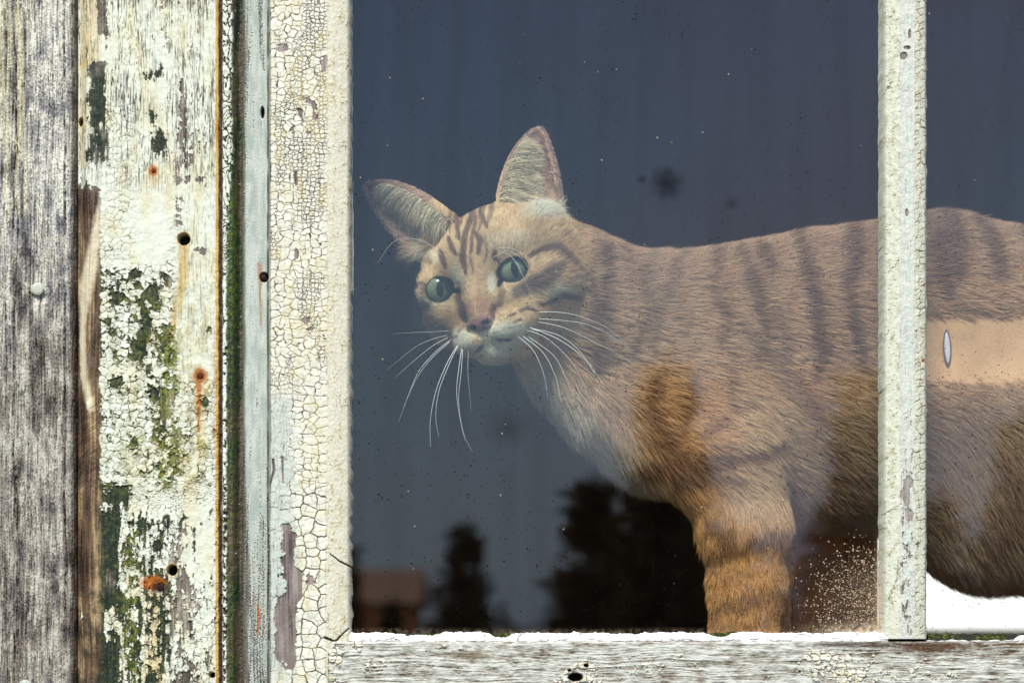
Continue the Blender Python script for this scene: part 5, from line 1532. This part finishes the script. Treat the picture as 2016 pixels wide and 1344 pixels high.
def DG(px, py):
    u = (px - 1850) / 30
    ys_ = [640, 684, 728]; row = [_d[(1850, y)] * (1 - u) + _d[(1880, y)] * u for y in ys_]
    return float(np.interp(py, ys_, row))
m_ow = flat_mat("dressing_white", (.74, .70, .74), .4, .06, 900, .5)
m_or = flat_mat("scar_grey", (.16, .13, .13), .7, .2, 900, .3)
oval(8.6, 36, 1.0, "scar_rim", m_or, cat, "dark grey rim of the slit-shaped mark on the bare flank")
oval(6.2, 32, 3.0, "oval_dressing", m_ow, cat, "slim white oval mark on the clipped flank")
# ------------------------------------------------------------------ room behind the glass, and the garden the glass mirrors
m_wallp = flat_mat("dim_plaster", (.34, .26, .19), .9, .25, 6)
m_floorw = flat_mat("dark_floorboards", (.20, .13, .08), .6, .35, 9)
m_ext = flat_mat("outer_wall_boards", (.42, .40, .36), .85, .3, 12)
RX0, RX1, RY1, RZ0, RZ1 = -1.6, 2.3, 3.2, .35, 2.75
def struct(o): o["kind"] = "structure"; return o
# house wall around the window, solid: left, right, above and below the opening
wx0, wx1 = (640 - 1008) * S, (2900 - 1008) * S
wz0, wz1 = GZ + (HZ - 1480) * S, GZ + (HZ + 330) * S
for i, (a, b, c_, d_) in enumerate(((RX0 - .1, wx0, -.02, 3.0), (wx1, RX1 + .1, -.02, 3.0), (wx0, wx1, wz1, 3.0), (wx0, wx1, -.02, wz0))):
    struct(box_mesh("outer_wall", a, b, .009, .12, c_, d_, m_ext))
struct(box_mesh("floor", RX0, RX1, .12, RY1, RZ0 - .1, RZ0, m_floorw))
struct(box_mesh("ceiling", RX0, RX1, .12, RY1, RZ1, RZ1 + .1, m_wallp))
struct(box_mesh("side_wall", RX0 - .1, RX0, .12, RY1 + .1, RZ0 - .1, RZ1 + .1, m_wallp))
struct(box_mesh("side_wall", RX1, RX1 + .1, .12, RY1 + .1, RZ0 - .1, RZ1 + .1, m_wallp))
# back wall with an opening that looks onto the sky
def back(px, py, y): f = (DC * S + y) / (DC * S); return (px - 1008) * S * f, GZ + (HZ - py) * S * f
ox0, oz0 = back(1640, 1249, RY1); ox1, oz1 = ox0 + 1.0, oz0 + .75
for a, b, c_, d_ in ((RX0, ox0, RZ0, RZ1), (ox1, RX1, RZ0, RZ1), (ox0, ox1, oz1, RZ1), (ox0, ox1, RZ0, oz0)):
    struct(box_mesh("back_wall", a, b, RY1, RY1 + .1, c_, d_, m_wallp))
bw = empty("rear_window", ((ox0 + ox1) / 2, RY1 + .05, oz0)); tag(bw, "bright window in the far wall of the dark room, seen under the cat's belly", "window")
m_wf = flat_mat("window_paint", (.6, .6, .56), .6, .1, 20)
for a, b, c_, d_ in ((ox0, ox0 + .05, oz0, oz1), (ox1 - .05, ox1, oz0, oz1), (ox0 + .05, ox1 - .05, oz1 - .05, oz1), (ox0 + .05, ox1 - .05, oz0, oz0 + .012)):
    box_mesh("frame", a, b, RY1 + .02, RY1 + .07, c_, d_, m_wf, bw, .003)
zm_ = (oz0 + oz1) / 2; xm_ = (ox0 + ox1) / 2
box_mesh("glazing_bar", xm_ - .012, xm_ + .012, RY1 + .03, RY1 + .06, oz0 + .012, oz1 - .05, m_wf, bw, .002)
box_mesh("glazing_bar", ox0 + .05, ox1 - .05, RY1 + .034, RY1 + .056, zm_ - .012, zm_ + .012, m_wf, bw, .002)
# sill the cat stands on
m_sill = flat_mat("sill_wood", (.16, .10, .06), .55, .3, 30)
fz = GZ + (HZ - 1345) * S * (1 + 262 / DC) - .001
sl = empty("window_sill", (.25, .08, fz)); tag(sl, "inner wooden window sill under the cat's paws", "sill")
box_mesh("sill_board", wx0 - .03, wx1 + .03, .009, .21, fz - .03, fz, m_sill, sl, .003)
for xx in (wx0 + .05, wx1 - .05):
    box_mesh("bracket", xx - .015, xx + .015, .121, .19, fz - .12, fz - .031, m_sill, sl, .002)
# brown carton standing on the sill behind the foreleg
m_card = flat_mat("brown_card", (.46, .20, .09), .8, .45, 40)
def cx_(px, d): return W(px, 0, d)[0] * S
bx = empty("brown_box", (cx_(1640, 610), .175, fz)); tag(bx, "dark brown box on the sill between the foreleg and the middle glazing bar", "box")
zt = GZ + W(0, 1010, 600)[2] * S
box_mesh("side", cx_(1560, 600), cx_(1665, 600), .165, .205, fz, zt, m_card, bx, .002)
box_mesh("flap", cx_(1668, 600), cx_(1731, 600), .168, .200, fz, zt - .004, m_card, bx, .002)

# --- outside -------------------------------------------------------------------
m_grass, n, l, b = new_mat("rough_grass")
no = n.new("ShaderNodeTexNoise"); no.inputs["Scale"].default_value = 3; no.inputs["Detail"].default_value = 8
tc = n.new("ShaderNodeTexCoord"); l.new(tc.outputs["Object"], no.inputs["Vector"])
r = n.new("ShaderNodeValToRGB"); r.color_ramp.elements[0].color = (.03, .045, .015, 1); r.color_ramp.elements[1].color = (.09, .10, .04, 1)
l.new(no.outputs["Fac"], r.inputs["Fac"]); l.new(r.outputs["Color"], b.inputs["Base Color"]); b.inputs["Roughness"].default_value = .95
V = []; F = []
ng = 80
gx_ = np.linspace(-1, 1, ng); gx_ = np.sign(gx_) * np.abs(gx_) ** 3 * 900
GX, GY = np.meshgrid(gx_, gx_)
r2 = np.sqrt(GX ** 2 + GY ** 2)
GZm = (fbm((GX / 30).astype(f32), (GY / 30).astype(f32), 901, 3) * np.clip((r2 - 12) / 60, 0, 1) * .5)
V = np.stack([GX, GY, GZm - .03], -1).reshape(-1, 3)
idx = np.arange(ng * ng).reshape(ng, ng)
F = np.stack([idx[:-1, :-1], idx[:-1, 1:], idx[1:, 1:], idx[1:, :-1]], -1).reshape(-1, 4)
struct(np_mesh("ground", V, F, None, m_grass))

def refl(px, py, L_):
    """where a thing L_ metres outside must stand to be mirrored at that picture point"""
    f = (DC * S + L_) / (DC * S)
    return (px - 1008) * S * f, GZ + (HZ - py) * S * f
m_leaf, n, l, b = new_mat("spruce_needles")
at = n.new("ShaderNodeAttribute"); at.attribute_name = "Col"; l.new(at.outputs["Color"], b.inputs["Base Color"]); b.inputs["Roughness"].default_value = .7
m_bark = flat_mat("bark", (.07, .05, .04), .9, .4, 30)
def spruce(label, px, ptop, L_, spread, seed, tiers=13, lean=0.0, irregular=.35):
    r_ = np.random.default_rng(seed)
    x, zt = refl(px, ptop, L_); hgt = zt
    t = empty("spruce_tree", (x, -L_, 0)); tag(t, label, "tree", "young spruces in the garden facing the window")
    # trunk
    ns = 9; Vt = []; Ft = []
    for j in range(9):
        u = j / 8; rr = (.02 + .035 * hgt / 3) * (1 - .93 * u)
        for i in range(ns):
            a = 2 * math.pi * i / ns
            Vt.append((x + lean * u + rr * math.cos(a), -L_ + rr * math.sin(a), hgt * .98 * u - .03))
    for j in range(8):
        for i in range(ns): Ft.append((j * ns + i, j * ns + (i + 1) % ns, (j + 1) * ns + (i + 1) % ns, (j + 1) * ns + i))
    np_mesh("trunk", np.array(Vt), np.array(Ft), None, m_bark, t)
    # branches carrying sprays of needles
    cen, dr, sz = [], [], []
    for k in range(tiers):
        u = .06 + .94 * (k + r_.random() * .8) / tiers
        R_ = spread * (1 - u) ** 1.25 * (1 + irregular * (r_.random() - .5)) + .03 * hgt * (1 - u) + .02
        nb = int(7 + 6 * (1 - u))
        for q in range(nb):
            a = 2 * math.pi * (q + r_.random() * .7) / nb
            rb = R_ * (.65 + .5 * r_.random())
            m = max(3, int(rb / (.045 * hgt / 2) * 1.8))
            for s in range(m):
                v = (s + .5) / m
                droop = .16 * rb * math.sin(v * 2.6) * (1 if u < .85 else -1)
                z = hgt * u - droop + .12 * rb * v * v
                c0 = np.array([x + lean * u + math.cos(a) * rb * v, -L_ + math.sin(a) * rb * v, z])
                for w_ in range(7):
                    dd = np.array([math.cos(a) + r_.normal(0, .6), math.sin(a) + r_.normal(0, .6), r_.normal(.1, .35)])
                    dd /= np.linalg.norm(dd)
                    cen.append(c0 + r_.normal(0, .022 * hgt / 2, 3) * (1, 1, 1.6)); dr.append(dd); sz.append(.066 * hgt / 2 * (.6 + .8 * r_.random()) * (1.15 - .5 * v))
    cen = np.array(cen); dr = np.array(dr); sz = np.array(sz)
    top = np.array([[x + lean, -L_, hgt * (1 - .02 * i)] for i in range(6)]); cen = np.concatenate([cen, top]); dr = np.concatenate([dr, np.tile([[0.2, 0, 1.0]], (6, 1))]); sz = np.concatenate([sz, np.full(6, .03 * hgt / 2)])
    sd_ = np.cross(dr, r_.normal(0, 1, dr.shape)); sd_ /= np.linalg.norm(sd_, axis=1, keepdims=True)
    wq = sz * .32
    p0 = cen - sd_ * wq[:, None] * .5; p1 = cen + sd_ * wq[:, None] * .5
    p2 = cen + dr * sz[:, None] + sd_ * wq[:, None] * .35; p3 = cen + dr * sz[:, None] - sd_ * wq[:, None] * .35
    Vc = np.stack([p0, p1, p2, p3], 1).reshape(-1, 3); Fc = np.arange(len(Vc)).reshape(-1, 4)
    cc = np.array([.13, .10, .055]) * (.6 + .8 * r_.random((len(cen), 1))) + np.array([.012, .0, 0]) * r_.random((len(cen), 1))
    np_mesh("crown", Vc, Fc, np.repeat(cc, 4, 0).astype(f32), m_leaf, t, smooth=False)
spruce("slim little spruce standing alone in the middle of the reflection, right of the cottage", 915, 1040, 9.0, .95, 1, 22)
spruce("tall broad spruce mirrored across the cat's chest and foreleg", 1310, 735, 7.0, 1.25, 2, 34, irregular=.9)
spruce("bushy low spruce at the left foot of the tallest one", 1165, 945, 6.6, .85, 3, 24, irregular=.6)
spruce("pointed spruce mirrored beside the middle glazing bar", 1695, 765, 8.5, .95, 4, 30, irregular=.6)
spruce("spruce mirrored on the cat's hindquarters at the right edge", 2010, 845, 8.0, .95, 5, 30, irregular=.6)
spruce("half hidden spruce at the far left edge of the glass", 676, 1085, 9.5, .6, 6, 22)
spruce("small spruce just in front of the cottage", 772, 1178, 10.5, .16, 7, 18)
spruce("lowest spruce, between the two mirrored on the cat's flank", 1850, 985, 8.2, .7, 8, 24, irregular=.6)


# cottage
Lh = 42.0
hx0, _ = refl(560, 1200, Lh); hx1, hzr = refl(806, 1128, Lh); _, hze = refl(0, 1188, Lh)
m_hw = flat_mat("cottage_render", (.80, .34, .14), .9, .12, 2); m_hr = flat_mat("cottage_tiles", (.42, .24, .16), .85, .25, 8); m_win = flat_mat("cottage_glass", (.03, .035, .045), .15, .2, 2, .6)
ct = empty("cottage", ((hx0 + hx1) / 2, -Lh, 0)); tag(ct, "small peach rendered cottage with a tiled roof, mirrored low on the left of the glass", "house")
box_mesh("wall", hx0, hx1, -Lh - 5, -Lh, -.05, hze, m_hw, ct)
xm = (hx0 + hx1) / 2; ov = .25
Vr = np.array([[hx0 - ov, -Lh + ov, hze], [hx1 + ov, -Lh + ov, hze], [hx1 + ov, -Lh - 2.5, hzr + .2], [hx0 - ov, -Lh - 2.5, hzr + .2], [hx0 - ov, -Lh - 5 - ov, hze], [hx1 + ov, -Lh - 5 - ov, hze]])
rf = np_mesh("roof", Vr, np.array([[0, 1, 2, 3], [3, 2, 5, 4], [0, 4, 5, 1]]), None, m_hr, ct, False, extra_faces=[(0, 3, 4), (1, 5, 2)])
for a in (.2, .75):
    wx = hx0 + (hx1 - hx0) * a
    box_mesh("window", wx - .3, wx + .3, -Lh + .005, -Lh + .05, .9, 1.7, m_win, ct)
dxx = hx0 + (hx1 - hx0) * .48
box_mesh("door", dxx - .35, dxx + .35, -Lh + .005, -Lh + .06, 0, 1.75, m_hr, ct)
